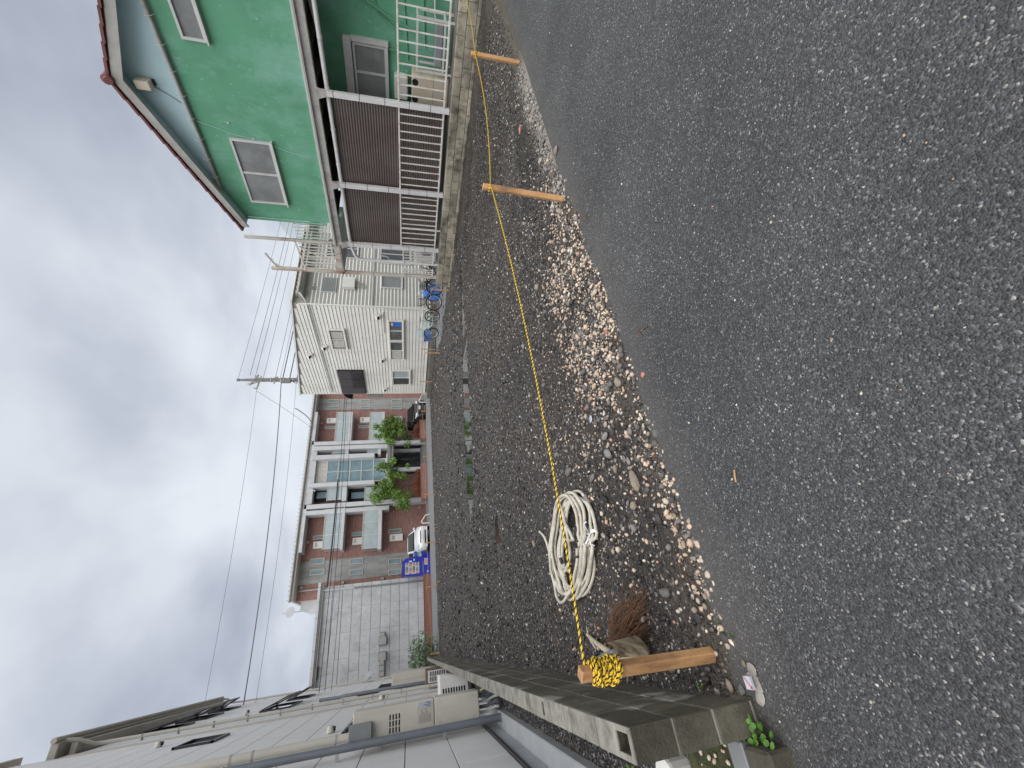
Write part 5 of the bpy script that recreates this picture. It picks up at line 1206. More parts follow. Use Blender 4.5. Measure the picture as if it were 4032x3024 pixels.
def tree(x, y, H, R_, label, seed, lean=0):
    r_ = random.Random(seed); t = thing('tree', (x, y, 0), label, 'tree', None)
    tk = MB(); top = Vector((x + lean, y, H * .62))
    tk.tube([(x, y, -.1), (x + lean * .2, y, H * .2), (x + lean * .6, y + .03, H * .42), tuple(top)], [.09, .075, .055, .03], 8)
    cs, rs = [], []
    for k in range(26):
        a = r_.uniform(0, 6.283); el = r_.uniform(-.35, 1.25); L_ = R_ * r_.uniform(.5, 1.3)
        b0 = Vector((x, y, 0)).lerp(top, r_.uniform(.45, 1)); b0.z = H * r_.uniform(.28, .62)
        e_ = b0 + Vector((math.cos(a) * math.cos(el), math.sin(a) * math.cos(el) * .8, math.sin(el) * 1.05)) * L_
        mid = b0.lerp(e_, .5) + Vector((0, 0, -.05))
        tk.tube([b0, mid, e_], [.022, .015, .006], 5)
        cs.append(tuple(e_)); rs.append(R_ * r_.uniform(.14, .30)); 
        if r_.random() < .6: cs.append(tuple(mid)); rs.append(R_ * r_.uniform(.15, .26))
    tk.build('trunk', 'trunk', t)
    leaf_cloud('crown', 'leaf', cs, rs, 4600, .15, t, shell=.15)
tree(11.05, 33.3, 4.5, 1.75, 'broad leafy green tree in the left planter', 5, .1)
tree(15.8, 33.4, 4.35, 1.65, 'leafy green tree beside the entrance near the black car', 9, -.1)
def shrub(x0, x1, y0, z0, h, mat, n, label, nm='shrub', size=.07):
    t = thing(nm, ((x0 + x1) / 2, y0, z0), label, 'shrub')
    cs = [(x0 + (x1 - x0) * (k + .5) / 6 + rnd.uniform(-.1, .1), y0 + rnd.uniform(-.15, .15), z0 + h * rnd.uniform(.35, .6)) for k in range(6)]
    MBs = MB()
    for c_ in cs: MBs.tube([(c_[0], y0, z0 - .03), c_], [.012, .006], 5)
    MBs.build('stem', 'trunk', t); leaf_cloud('foliage', mat, cs, [max((x1 - x0) / 9, h * .5)] * 6, n, size, t, flat=h / max((x1 - x0) / 4.5, h))
shrub(9.9, 12.0, 32.35, .42, .55, 'leaf_red', 2600, 'red leaved shrub row in the left brick planter')
shrub(14.7, 16.0, 32.35, .42, .55, 'leaf_red', 1800, 'red leaved shrub row in the right brick planter')
shrub(-1.0, .1, 26.4, -.012, 1.5, 'leaf_grey', 1500, 'tall grey green bushy plant behind the far end of the block wall', 'potted_plant', .13)
# ------------------------------------------------------------------ vending machine
vm_ = thing('vending_machine', (4.85, 32.1, 0), 'bright blue drinks vending machine beside the white car', 'vending machine')
va, vb = 4.28, 5.42
m = MB(); m.prism([(va, .0), (vb, .0), (vb, 1.62), (vb - .2, 1.83), (va, 1.83)], 'Y', 31.75, 32.45); m.build('cabinet', 'vend_blue', vm_)
bx(vm_, 'roof_cap', 'black_frame', va - .01, vb - .1, 31.78, 32.46, 1.832, 1.85)
dw = bx(vm_, 'display_window', 'pale_glass', va + .10, vb - .30, 31.735, 31.749, .72, 1.66)
pmat('can_red', (.5, .05, .05), .4, .3, 30, 0); pmat('can_orange', (.55, .25, .08), .4, .3, 30, 0); pmat('can_blue', (.15, .35, .6), .4, .3, 30, 0); pmat('can_white', (.7, .7, .72), .4, .15, 30, 0); pmat('can_brown', (.2, .08, .05), .4, .3, 30, 0)
cm_ = ['can_red', 'can_orange', 'can_blue', 'can_white', 'can_brown', 'can_white', 'can_red', 'can_brown', 'can_orange', 'can_blue']
for r_ in range(4):
    z = .78 + r_ * .225
    for k in range(9):
        x = va + .145 + k * .082
        MB().tube([(x, 31.725, z), (x, 31.725, z + .15)], .026, 8).build('drink_can', cm_[(k * 3 + r_ * 5) % 10], dw)
    bx(dw, 'price_strip', 'plate_white', va + .11, vb - .31, 31.722, 31.734, z - .055, z - .012)
bx(vm_, 'dispense_flap', 'pipe_grey', va + .12, vb - .28, 31.738, 31.749, .42, .50); bx(vm_, 'note_slot', 'plate_white', vb - .2, vb - .08, 31.738, 31.749, 1.02, 1.1); bx(vm_, 'coin_slot', 'black_frame', vb - .22, vb - .1, 31.738, 31.749, .82, .9); bx(vm_, 'card_reader', 'plate_white', vb - .26, vb - .18, 31.738, 31.749, 1.2, 1.4)
stk_ = bx(vm_, 'notice', 'plate_white', va + .62, va + 1.02, 31.736, 31.749, .16, .36); bx(stk_, 'notice_print', 'can_orange', va + .66, va + .82, 31.733, 31.736, .18, .33); bx(stk_, 'notice_print', 'can_red', va + .84, va + .98, 31.733, 31.736, .21, .31)
bx(vm_, 'maker_label', 'plate_white', va + .14, va + .22, 31.738, 31.749, .1, .22)
rb = thing('recycling_bin', (5.66, 32.0, 0), 'blue bottle recycling bin with two round holes beside the vending machine', 'bin')
bx(rb, 'body', 'vend_blue', 5.46, 5.86, 31.8, 32.2, 0, .55, .015); hd = bx(rb, 'hood', 'crate_blue', 5.47, 5.85, 31.82, 32.18, .74, 1.1, .03); bx(rb, 'label_band', 'pale_glass', 5.465, 5.855, 31.805, 32.19, .551, .739)
for x in (5.57, 5.73): MB().tube([(x, 31.822, .93), (x, 31.812, .93)], .065, 12).build('hole', 'black_frame', hd)

# ------------------------------------------------------------------ cars
def loc_part(mb, name, mat, parent): 
    o = mb.build(name, mat, None); o.parent = parent; return o
def make_car(loc, rot, paint, label, sc_=(1, 1, 1)):
    t = thing('car', loc, label, 'car'); t.rotation_euler = (0, 0, rot); t.scale = sc_
    W = .85
    st = [(0, .60, .34, .58), (.06, .72, .22, .66), (.25, .80, .20, .76), (.6, .84, .19, .85), (1.05, .85, .19, .95), (1.6, .85, .19, .97), (2.8, .85, .19, .98), (3.5, .84, .2, 1.0), (3.85, .80, .24, 1.0), (3.95, .70, .34, .9)]
    rings = [[(-w_, y, zb + .04), (-w_, y, (zb + zt_) / 2), (-w_ * .985, y, zt_ - .12), (-w_ * .93, y, zt_ - .02), (-w_ * .6, y, zt_ + .02), (0, y, zt_ + .03), (w_ * .6, y, zt_ + .02), (w_ * .93, y, zt_ - .02), (w_ * .985, y, zt_ - .12), (w_, y, (zb + zt_) / 2), (w_, y, zb + .04), (w_ * .85, y, zb), (-w_ * .85, y, zb)] for y, w_, zb, zt_ in st]
    b = MB(); b.loft(rings); b.smooth = True; loc_part(b, 'body', paint, t)
    cs = [(.95, .80, .96, .80, .97), (1.3, .80, .96, .73, 1.22), (1.72, .80, .97, .66, 1.46), (2.2, .80, .97, .66, 1.51), (2.9, .80, .98, .65, 1.50), (3.45, .79, .98, .62, 1.43), (3.9, .74, .99, .68, 1.02)]
    rr = [[(-w0, y, z0), (-w1, y, z1 - .03), (-w1 * .8, y, z1), (0, y, z1 + .02), (w1 * .8, y, z1), (w1, y, z1 - .03), (w0, y, z0)] for y, w0, z0, w1, z1 in cs]
    c = MB(); c.loft(rr); c.smooth = True; cab = loc_part(c, 'cabin', paint, t)
    g = MB(); g.quad((-.66, 1.02, 1.03), (.66, 1.02, 1.03), (.57, 1.66, 1.45), (-.57, 1.66, 1.45)); 
    for i in range(len(g.v)): x, y, z = g.v[i]; g.v[i] = (x, y - .022, z + .02)
    loc_part(g, 'windshield', 'car_glass', t)
    for s_ in (-1, 1):
        g = MB(); g.quad((s_ * .80, 1.30, 1.02), (s_ * .80, 2.25, 1.03), (s_ * .695, 2.2, 1.43), (s_ * .70, 1.72, 1.40)); loc_part(g, 'side_window', 'car_glass', t)
        g = MB(); g.quad((s_ * .80, 2.32, 1.03), (s_ * .79, 3.3, 1.04), (s_ * .66, 3.25, 1.40), (s_ * .69, 2.3, 1.43)); loc_part(g, 'side_window', 'car_glass', t)
        mi = MB(); mi.box(s_ * .84, s_ * 1.0, 1.18, 1.28, .98, 1.12, .03); loc_part(mi, 'mirror', paint, t)
        h = MB(); h.quad((s_ * .40, .095, .68), (s_ * .70, .16, .70), (s_ * .80, .48, .86), (s_ * .66, .36, .845), (s_ * .45, .20, .79)); h.quad((s_ * .40, .07, .675), (s_ * .70, .13, .695), (s_ * .81, .47, .84), (s_ * .68, .34, .85), (s_ * .45, .17, .80)); loc_part(h, 'headlight', 'lamp_clear', t)
        f_ = MB(); f_.tube([(s_ * .62, .06, .40), (s_ * .62, .02, .40)], .05, 10); loc_part(f_, 'fog_lamp', 'lamp_clear', t)
        for y in (.75, 3.2):
            w_ = MB(); w_.tube([(s_ * .68, y, .31), (s_ * .86, y, .31)], .31, 20); wo_ = loc_part(w_, 'wheel', 'rubber', t)
            r_ = MB(); r_.tube([(s_ * .855, y, .31), (s_ * .868, y, .31)], .2, 14); loc_part(r_, 'rim', 'bike_silver', wo_)
    x_ = MB(); x_.box(-.42, .42, -.012, .1, .60, .665, .01); loc_part(x_, 'grille', 'black_frame', t)
    x_ = MB(); x_.box(-.44, .44, -.02, .0, .63, .642); loc_part(x_, 'grille_bar', 'bike_silver', t)
    x_ = MB(); x_.box(-.46, .46, -.004, .1, .26, .37, .02); loc_part(x_, 'air_intake', 'black_frame', t)
    x_ = MB(); x_.box(-.7, .7, -.008, .2, .16, .235, .02); loc_part(x_, 'lip', paint, t)
    x_ = MB(); x_.box(-.165, .165, -.03, .02, .42, .58, .005); pl_ = loc_part(x_, 'number_plate', 'plate_white', t)
    return t
make_car((6.62, 31.0, -.012), rad(3), 'car_white', 'white hatchback parked facing the street beside the vending machine')
make_car((17.0, 31.4, -.012), rad(-2), 'car_black', 'black car parked under the tree at the right end of the apartments')
for x0, y0, x1, y1, nm in ((670, 215, 730, 30, 'white car'), (905, 40, 965, 150, 'black car')):
    r = 'V' if nm == 'white car' else 'T'
    p = gy(r, x0, y0, 30.9); q = gy(r, x1, y1, 30.9); hb = thing('barrier_hoop', ((p.x + q.x) / 2, 30.9, 0), 'white tubular parking hoop beside the ' + nm, 'barrier')
    xa, xb = min(p.x, q.x), max(p.x, q.x); MB().tube([(xa, 30.9, -.05), (xa, 30.9, .45), (xa + .08, 30.9, .55), (xb - .1, 30.9, .30), (xb, 30.9, .2), (xb, 30.9, -.05)], .04, 8).build('hoop', 'plate_white', hb)

# ------------------------------------------------------------------ bicycles
def make_bike(loc, rot, mats, label, basket=True, childseat=False):
    fm, tm, sm = mats; t = thing('bicycle', loc, label, 'bicycle'); t.rotation_euler = (0, 0, rot); R_ = .32; wb = 1.05
    for nm, x in (('rear_wheel', 0), ('front_wheel', wb)):
        w_ = MB(); w_.tube([(x + R_ * math.cos(a), 0, R_ + .02 + R_ * math.sin(a)) for a in [k / 28 * 6.283 for k in range(28)]], .026, 8, closed=True); wo_ = loc_part(w_, nm, tm, t)
        r_ = MB(); r_.tube([(x + (R_ - .025) * math.cos(a), 0, R_ + .02 + (R_ - .025) * math.sin(a)) for a in [k / 28 * 6.283 for k in range(28)]], .013, 6, closed=True); loc_part(r_, 'rim', 'bike_silver', wo_)
        s_ = MB(); s_.tube([(x, -.04, R_ + .02), (x, .04, R_ + .02)], .03, 8)
        for k in range(16):
            a = k / 16 * 6.283; s_.tube([(x, .02 * (-1) ** k, R_ + .02), (x + (R_ - .03) * math.cos(a), 0, R_ + .02 + (R_ - .03) * math.sin(a))], .0035, 3)
        loc_part(s_, 'spokes', 'bike_silver', wo_)
        f_ = MB()
        pts = [(x + (R_ + .045) * math.cos(a), R_ + .02 + (R_ + .045) * math.sin(a)) for a in [rad(25 + k * 14) for k in range(11)]]
        for (x0, z0), (x1, z1) in zip(pts[:-1], pts[1:]): f_.quad((x0, -.03, z0), (x0, .03, z0), (x1, .03, z1), (x1, -.03, z1)); 
        loc_part(f_, 'mudguard', sm, t)
    fr = MB(); bb = (.44, 0, .29); hd = (.86, 0, .74); hb = (.90, 0, .62); sd = (.30, 0, .80)
    fr.tube([(0, .05, R_ + .02), (.2, .045, .31), bb], .015, 6); fr.tube([(0, -.05, R_ + .02), (.2, -.045, .31), bb], .015, 6); fr.tube([bb, (.33, 0, .66), sd], .021, 8)
    fr.tube([bb, (.6, 0, .36), (.76, 0, .48), hb], .028, 8); fr.tube([(.37, 0, .52), (.6, 0, .50), (.78, 0, .6), hd], .018, 7); fr.tube([hd, hb], .021, 8)
    fr.tube([(0, .04, R_ + .02), (.33, .02, .66)], .009, 6); fr.tube([(0, -.04, R_ + .02), (.33, -.02, .66)], .009, 6); loc_part(fr, 'frame', fm, t)
    fo = MB()
    for s_ in (-.05, .05): fo.tube([hb, (.94, s_, .52), (1.0, s_, .40), (wb, s_, R_ + .02)], .012, 6)
    loc_part(fo, 'fork', fm, t)
    h = MB(); h.tube([hd, (.82, 0, .95)], .012, 6); h.tube([(.62, -.28, .96), (.76, -.27, 1.0), (.84, -.12, .97), (.82, 0, .95), (.84, .12, .97), (.76, .27, 1.0), (.62, .28, .96)], .011, 7); loc_part(h, 'handlebar', 'bike_silver', t)
    s_ = MB(); s_.loft([[(.16, y, .84 + .02 * c) for y, c in ((-.09, 0), (-.05, 1.6), (0, 2), (.05, 1.6), (.09, 0))], [(.28, y, .85 + .02 * c) for y, c in ((-.08, 0), (-.04, 1.6), (0, 2), (.04, 1.6), (.08, 0))], [(.42, y, .84 + .02 * c) for y, c in ((-.025, 0), (-.015, 1.2), (0, 1.5), (.015, 1.2), (.025, 0))]]); s_.smooth = True; loc_part(s_, 'saddle', 'bike_black', t)
    ra_ = MB(); ra_.box(-.28, .22, -.06, -.045, .70, .712); ra_.box(-.28, .22, .045, .06, .70, .712)
    for k in range(5): ra_.box(-.27 + k * .11, -.26 + k * .11, -.06, .06, .70, .71)
    ra_.tube([(0, .05, R_), (-.05, .05, .70)], .006, 5); ra_.tube([(0, -.05, R_), (-.05, -.05, .70)], .006, 5); loc_part(ra_, 'rear_rack', sm, t)
    p = MB(); p.tube([(.44, -.06, .29), (.44, .06, .29)], .02, 8); p.tube([(.44 + .09 * math.cos(a), .05, .29 + .09 * math.sin(a)) for a in [k / 16 * 6.283 for k in range(16)]], .005, 4, closed=True); p.bar((.44, .07, .29), (.52, .07, .15), .02, .012); p.bar((.44, -.07, .29), (.36, -.07, .43), .02, .012); p.box(.48, .57, .07, .16, .135, .155); p.box(.32, .41, -.16, -.07, .42, .44); loc_part(p, 'crank', 'bike_silver', t)
    k_ = MB(); k_.tube([(.02, .07, .3), (-.1, .13, .02)], .009, 5); loc_part(k_, 'kickstand', 'bike_silver', t)
    if basket:
        b_ = MB()
        for z, s0 in ((.72, .13), (.80, .145), (.88, .16), (.96, .175)): b_.tube([(.92, -s0, z), (1.17 + (z - .72) * .2, -s0, z), (1.17 + (z - .72) * .2, s0, z), (.92, s0, z)], .005, 4, closed=True)
        for k in range(7):
            y = -.13 + k * .043; b_.tube([(1.17, y, .72), (1.22, y * 1.3, .96)], .003, 3); b_.tube([(.92, y, .72), (.92, y * 1.3, .96)], .003, 3); x = .92 + k * .04; b_.tube([(x, -.13, .72), (x, -.175, .96)], .003, 3); b_.tube([(x, .13, .72), (x, .175, .96)], .003, 3); b_.tube([(x, -.13, .72), (x, .13, .72)], .003, 3)
        loc_part(b_, 'basket', sm, t)
    return t
make_bike((12.72, 14.85, .045), math.atan2(.95, -.16), ('bike_mint', 'rubber', 'bike_mint'), 'mint green bicycle with basket on the concrete apron')
make_bike((13.3, 13.05, .045), math.atan2(.62, -.8), ('bike_black', 'rubber', 'bike_black'), 'black bicycle parked in front of the blue tarp')
make_bike((13.35, 12.2, .045), math.atan2(.55, -.85), ('bike_black', 'rubber', 'bike_silver'), 'silver and black bicycle half hidden behind the terrace end post')
# blue cover over a parked scooter
tb = MB(); n_, m_ = 18, 12
for i in range(n_ + 1):
    for j in range(m_ + 1):
        u, v = i / n_, j / m_; x = -.75 + 1.5 * u; a = math.pi * v
        h = (.95 - .35 * abs(u - .62) * 1.6 - .25 * (u < .2)) * (1 + .04 * math.sin(u * 19 + v * 5)); wd_ = .30 + .05 * math.sin(u * 13)
        tb.v.append((x, -wd_ * math.cos(a) * (1 - .35 * math.sin(a)), .02 + (h) * math.sin(a) ** .7 + .02 * math.sin(u * 31 + v * 17)))
for i in range(n_):
    for j in range(m_): a = i * (m_ + 1) + j; tb.f.append((a, a + 1, a + m_ + 2, a + m_ + 1))
tb.smooth = True
sct = thing('scooter_cover', (13.6, 14.2, .045), 'bright blue tarp draped over a parked scooter behind the bicycles', 'tarp'); sct.rotation_euler = (0, 0, rad(140)); sct.scale = (.5, .6, .8); loc_part(tb, 'tarp', 'tarp_blue', sct)
bag = thing('saddle_bag', (13.05, 13.35, .6), 'black cloth bag hanging on the black bicycle', 'bag')
m = MB(); m.loft([[(-.12 * k, -.1 * k, z), (.12 * k, -.1 * k, z), (.14 * k, .1 * k, z), (-.13 * k, .1 * k, z)] for k, z in ((.8, 0), (1.15, .12), (1.0, .3), (.6, .38))]); m.smooth = True; o = m.build('body', 'bike_black', None); o.parent = bag
bc = thing('storage_crate', (13.86, 17.75, .26), 'blue plastic crate on the kerb by the white house', 'crate')
m = MB(); m.loft([[(-.17, -.24, 0), (.17, -.24, 0), (.17, .24, 0), (-.17, .24, 0)], [(-.2, -.27, .34), (.2, -.27, .34), (.2, .27, .34), (-.2, .27, .34)]]); o = m.build('body', 'crate_blue', None); o.parent = bc
m = MB().box(-.22, .22, -.29, .29, .34, .38, .01); o = m.build('lid', 'crate_blue', None); o.parent = bc
bn = thing('wooden_bench', (13.75, 15.6, .045), 'dark brown wooden plank bench behind the mint bicycle', 'bench')
bx(bn, 'seat', 'old_wood', 13.5, 13.85, 14.9, 16.0, .50, .54, .005)
for y in (15.0, 15.88): 
    for x in (13.54, 13.78): bx(bn, 'leg', 'old_wood', x, x + .05, y, y + .05, .04, .5)

# ------------------------------------------------------------------ utility pole and street wires
PX, PY = 17.25, 27.5
up_ = thing('utility_pole', (PX, PY, 0), 'grey utility pole with crossarms rising behind the white house', 'utility pole')
MB().tube([(PX, PY, -.3), (PX, PY, 6), (PX, PY, 11.2), (PX, PY, 12.65)], [.19, .165, .13, .07], 14).build('pole', 'pole_concrete', up_); MB().tube([(PX, PY, 12.6), (PX, PY, 12.75)], .10, 10).build('cap', 'pole_concrete', up_)
ca1 = MB().bar((PX - .75, PY - .55, 11.7), (PX + .75, PY + .55, 11.7), .09, .09).build('crossarm', 'roof_metal', up_); MB().bar((PX - .6, PY - .44, 11.66), (PX, PY, 11.1), .05, .05).build('brace', 'roof_metal', up_)
MB().bar((PX - .9, PY - .25, 11.35), (PX + .35, PY + .1, 11.35), .08, .08).build('crossarm', 'roof_metal', up_); MB().bar((PX - .5, PY - .3, 10.35), (PX + .45, PY + .3, 10.35), .06, .06).build('crossarm', 'roof_metal', up_)
for x, y, z in ((PX + .6, PY + .44, 11.85), (PX - .6, PY - .44, 11.85), (PX + .2, PY + .1, 11.5), (PX - .8, PY - .22, 11.5), (PX + .4, PY + .28, 10.5)): MB().tube([(x, y, z - .12), (x, y, z - .04), (x, y, z + .02), (x, y, z + .1)], [.03, .06, .045, .02], 8).build('insulator', 'dish', up_)
for z in (9.2, 9.5, 9.8, 10.0, 10.6, 8.7): MB().tube([(PX, PY, z), (PX, PY, z + .06)], .165, 12).build('band', 'roof_metal', up_)
bx(up_, 'junction_box', 'pole_concrete', PX - .32, PX - .12, PY - .25, PY - .05, 9.35, 9.95, .02)
MB().tube([(PX - .25 + .2 * math.cos(a), PY - .3, 8.95 + .22 * math.sin(a)) for a in [k / 16 * 6.283 for k in range(17)]] , .025, 6).build('cable_loop', 'cable_grey', up_)
def wire(p, q, sag, r, label, mat='cable_grey', n=26):
    p, q = Vector(p), Vector(q); pts = [p.lerp(q, k / n) - Vector((0, 0, sag * 4 * (k / n) * (1 - k / n))) for k in range(n + 1)]
    return tag(MB().tube(pts, r, 6).build('overhead_wire', mat), label, 'wire')
XE = 70
for i, (z, dy, r, mt, lb) in enumerate(((12.7, 0, .012, 'cable_grey', 'highest thin earth wire running right from the pole top'), (11.85, .44, .016, 'cable_grey', 'upper overhead wire running right from the far end of the top crossarm'), (11.85, -.44, .016, 'cable_grey', 'second overhead wire running right from the near end of the top crossarm'), (11.2, .1, .014, 'cable_grey', 'third overhead wire running right below the top crossarm'), (10.5, .28, .016, 'cable_grey', 'wire running right from the short crossarm'), (10.15, .15, .012, 'cable_grey', 'thin wire running right below the short crossarm'), (9.9, -.1, .03, 'cable_dark', 'upper thick dark cable running right behind the white house roof'), (9.45, -.12, .03, 'cable_dark', 'middle thick dark cable running right behind the white house roof'), (9.0, -.1, .026, 'cable_dark', 'lowest dark cable running right behind the white house roof'))):
    wire((PX + .1, PY + dy, z), (XE, PY + dy, z), .5, r, lb, mt)
PXL = -20
wire((PX - .8, PY - .22, 11.35), (PXL, PY - .2, 11.35), .55, .010, 'thin upper wire running left above the apartments')
wire((PX - .1, PY - .2, 9.95), (PXL, PY - .2, 10.2), .95, .028, 'thick purple grey cable running left above the apartments', 'cable_grey')
wire((PX - .1, PY - .15, 9.0), (PXL, PY - .15, 9.75), .75, .010, 'thin lower wire running left above the apartments')
wire((PX - 1.0, PY - .22, 11.35), (17.0, 34.9, 9.2), .1, .012, 'service wire dropping from the pole to the apartment roof')
wire((14.9, PY - .15, 8.8), (17.2, 34.95, 9.3), .3, .03, 'thick service cable looping to the apartment roof', 'cable_grey')
wire((PX, PY - .3, 5.75), (PXL, PY - .3, 6.9), .55, .018, 'telecom cable crossing the apartment facade, upper strand', 'cable_dark')
wire((PX, PY - .35, 5.65), (PXL, PY - .35, 6.6), .62, .014, 'telecom cable crossing the apartment facade, middle strand', 'cable_dark')
wire((PX, PY - .32, 5.3), (PXL, PY - .32, 6.1), .5, .012, 'telecom cable crossing the apartment facade, lower strand', 'cable_dark')
pa, pb = gy('R5', 425, 715, PY - .3), gy('R5', 345, 1500, PY - .3); wire((pa.x, PY - .3, pa.z), (pb.x, PY - .3, pb.z), .04, .045, 'thick black cable sleeve hanging in front of the apartment balconies', 'cable_dark')
# ------------------------------------------------------------------ boundary stakes
def stake(base, top, w_, label, mat='wood_stake', grp=None):
    b, t_ = Vector(base), Vector(top); s_ = thing('wooden_stake', base, label, 'stake', grp)
    d = (t_ - b).normalized(); m = MB(); m.bar(b - d * .12, t_, w_, w_ * .92, up=(.75, 1, 0), c=.004); m.build('post', mat, s_); return s_
HB = lambda x, y: float(hgt(np.array([x]), np.array([y]))[0])
s1b = (-.215, 2.26, HB(-.215, 2.26)); s1t = (-.195, 2.235, .735)
st1 = stake(s1b, s1t, .056, 'thick wooden stake wound with yellow and black rope beside the block wall')
s2b = (3.56, 2.36, HB(3.56, 2.36)); s2t = (3.64, 2.37, .80); stake(s2b, s2t, .05, 'leaning wooden stake in the middle of the near rope line')
s3b = (6.68, 2.46, HB(6.68, 2.46)); s3t = (6.74, 2.48, .65); stake(s3b, s3t, .05, 'short wooden stake at the right end of the near rope line')
far = [(-.28, 23.7, .45, 'far stake against the end of the block wall'), (2.56, 23.45, .62, 'far stake in front of the concrete building'), (4.75, 23.9, .55, 'far stake in front of the white car'), (7.4, 24.05, .58, 'far stake before the left brick planter'), (9.75, 24.15, .6, 'far stake before the apartment entrance'), (12.85, 24.2, .65, 'far stake before the black car'),
       (13.55, 21.8, .72, 'stake by the far end of the white house'), (11.6, 16.15, .66, 'leaning stake in the dirt left of the blue crate'), (13.52, 18.5, .72, 'stake by the white house double window'), (10.9, 11.3, .68, 'stake at the corner of the green house terrace wall'), (13.3, 15.2, .72, 'stake behind the black bicycle wheel')]
far_top = []
for x, y, h, lb in far:
    z = max(HB(x, y), -.012) if y < 24.1 else -.012
    if x > 13.2 and y < 15.6: z = .045
    stake((x, y, z), (x + rnd.uniform(-.02, .02), y + rnd.uniform(-.02, .02), z + h), .045, 'thin ' + lb, 'wood_far'); far_top.append(Vector((x, y, z + h - .05)))
fr_ = thing('boundary_rope', (6, 24, 0), 'thin yellow rope strung round the far side of the lot between stakes', 'rope')
order = [0, 1, 2, 3, 4, 5, 6, 8, 10]
for a, b in zip(order[:-1], order[1:]):
    p, q = far_top[a], far_top[b]; MB().tube([p.lerp(q, k / 8) - Vector((0, 0, .08 * 4 * k / 8 * (1 - k / 8))) for k in range(9)], .008, 5).build('rope_span', 'rope_far', fr_)
p, q = far_top[10], far_top[9]; MB().tube([p.lerp(q, k / 8) - Vector((0, 0, .05 * 4 * k / 8 * (1 - k / 8))) for k in range(9)], .008, 5).build('rope_span', 'rope_far', fr_)

# ------------------------------------------------------------------ near rope, twisted yellow and black
rp = thing('tiger_rope', (-.2, 2.25, 0), 'yellow and black twisted rope strung along the asphalt edge', 'rope')
def strands(path, R_, pitch, step=None, n=5):
    # resample, then wind strands round the path
    P = [Vector(p) for p in path]; d = [0]
    for a, b in zip(P[:-1], P[1:]): d.append(d[-1] + (b - a).length)
    L_ = d[-1]; step = step or pitch / 9; N_ = int(L_ / step); pts = []; j = 0
    for k in range(N_ + 1):
        s = L_ * k / N_
        while j < len(P) - 2 and d[j + 1] < s: j += 1
        pts.append(P[j].lerp(P[j + 1], (s - d[j]) / max(d[j + 1] - d[j], 1e-9)))
    out = [[], [], []]; prev = None
    for k in range(N_ + 1):
        t = (pts[min(k + 1, N_)] - pts[max(k - 1, 0)]).normalized()
        if prev is None: a = t.orthogonal().normalized()
        else: a = (prev - t * prev.dot(t)).normalized()
        prev = a; b = t.cross(a); ph = 2 * math.pi * (L_ * k / N_) / pitch
        for i in range(3): th = ph + i * 2.0944; out[i].append(pts[k] + (a * math.cos(th) + b * math.sin(th)) * R_)
    return out
def rope(path, R_=.0031, r=.0032, pitch=.031):
    st = strands(path, R_, pitch)
    m = MB(); m.tube(st[0], r, 5); m.tube(st[1], r * .96, 5); m.build('yellow_strand', 'rope_yellow', rp)
    MB().tube(st[2], r * 1.04, 5).build('black_strand', 'rope_black', rp)
def catn(p, q, sag, n=24): p, q = Vector(p), Vector(q); return [p.lerp(q, k / n) - Vector((0, 0, sag * 4 * k / n * (1 - k / n))) for k in range(n + 1)]
A1 = Vector(s1t) + Vector((.034, -.0, -.03)); A2 = Vector(s2t) + Vector((-.0, -.03, -.07)); A3 = Vector(s3t) + Vector((0, -.03, -.045))
rope(catn(A1, A2, .055, 40)); rope(catn(A2, A3, .05, 30)); rope(catn(A3, (9.6, 2.62, .55), .04, 20))
# wraps round the first stake
ax = (Vector(s1t) - Vector(s1b)).normalized(); rr_ = random.Random(3)
def wrap_path(base, d0, d1, turns, half, jit=.006):
    # square-ish coils, d measured down from the stake top
    a = ax.cross(Vector((.75, 1, 0))).normalized(); b = a.cross(ax); pts = []; n = int(turns * 20)
    for k in range(n + 1):
        th = k / 20 * 2 * math.pi; c, s = math.cos(th), math.sin(th); q = 1 / max(abs(c), abs(s)) ** .82
        dd = d0 + (d1 - d0) * k / n + jit * math.sin(k * .37 + rr_.random() * .3) * 2
        hh = half * (1 + .10 * math.sin(k * .11))
        pts.append(Vector(s1t) - ax * dd + a * (c * q * hh) + b * (s * q * hh))
    return pts
rope(wrap_path(s1t, .045, .062, 1.0, .0355, .002) + wrap_path(s1t, .062, .195, 10, .0355, .003)[1:], .0034, .0035, .031)
rope(wrap_path(s1t, .19, .068, 7, .0415, .007), .0034, .0035, .031); rope(wrap_path(s1t, .075, .188, 5, .046, .010), .0034, .0035, .031)
rope(catn(A1, Vector(s1t) + ax * -.055 + Vector((.036, 0, 0)), 0, 3) + [])
for (b_, t_) in ((s2b, s2t), (s3b, s3t)):
    pts = []
    d = (Vector(t_) - Vector(b_)).normalized(); a = d.cross(Vector((.75, 1, 0))).normalized(); b = a.cross(d)
    for k in range(41):
        th = k / 20 * 2 * math.pi; c, s = math.cos(th), math.sin(th); q = 1 / max(abs(c), abs(s)) ** .82
        pts.append(Vector(t_) - d * (.06 + .012 * k / 40) + (a * c + b * s) * q * .03)
    rope(pts)

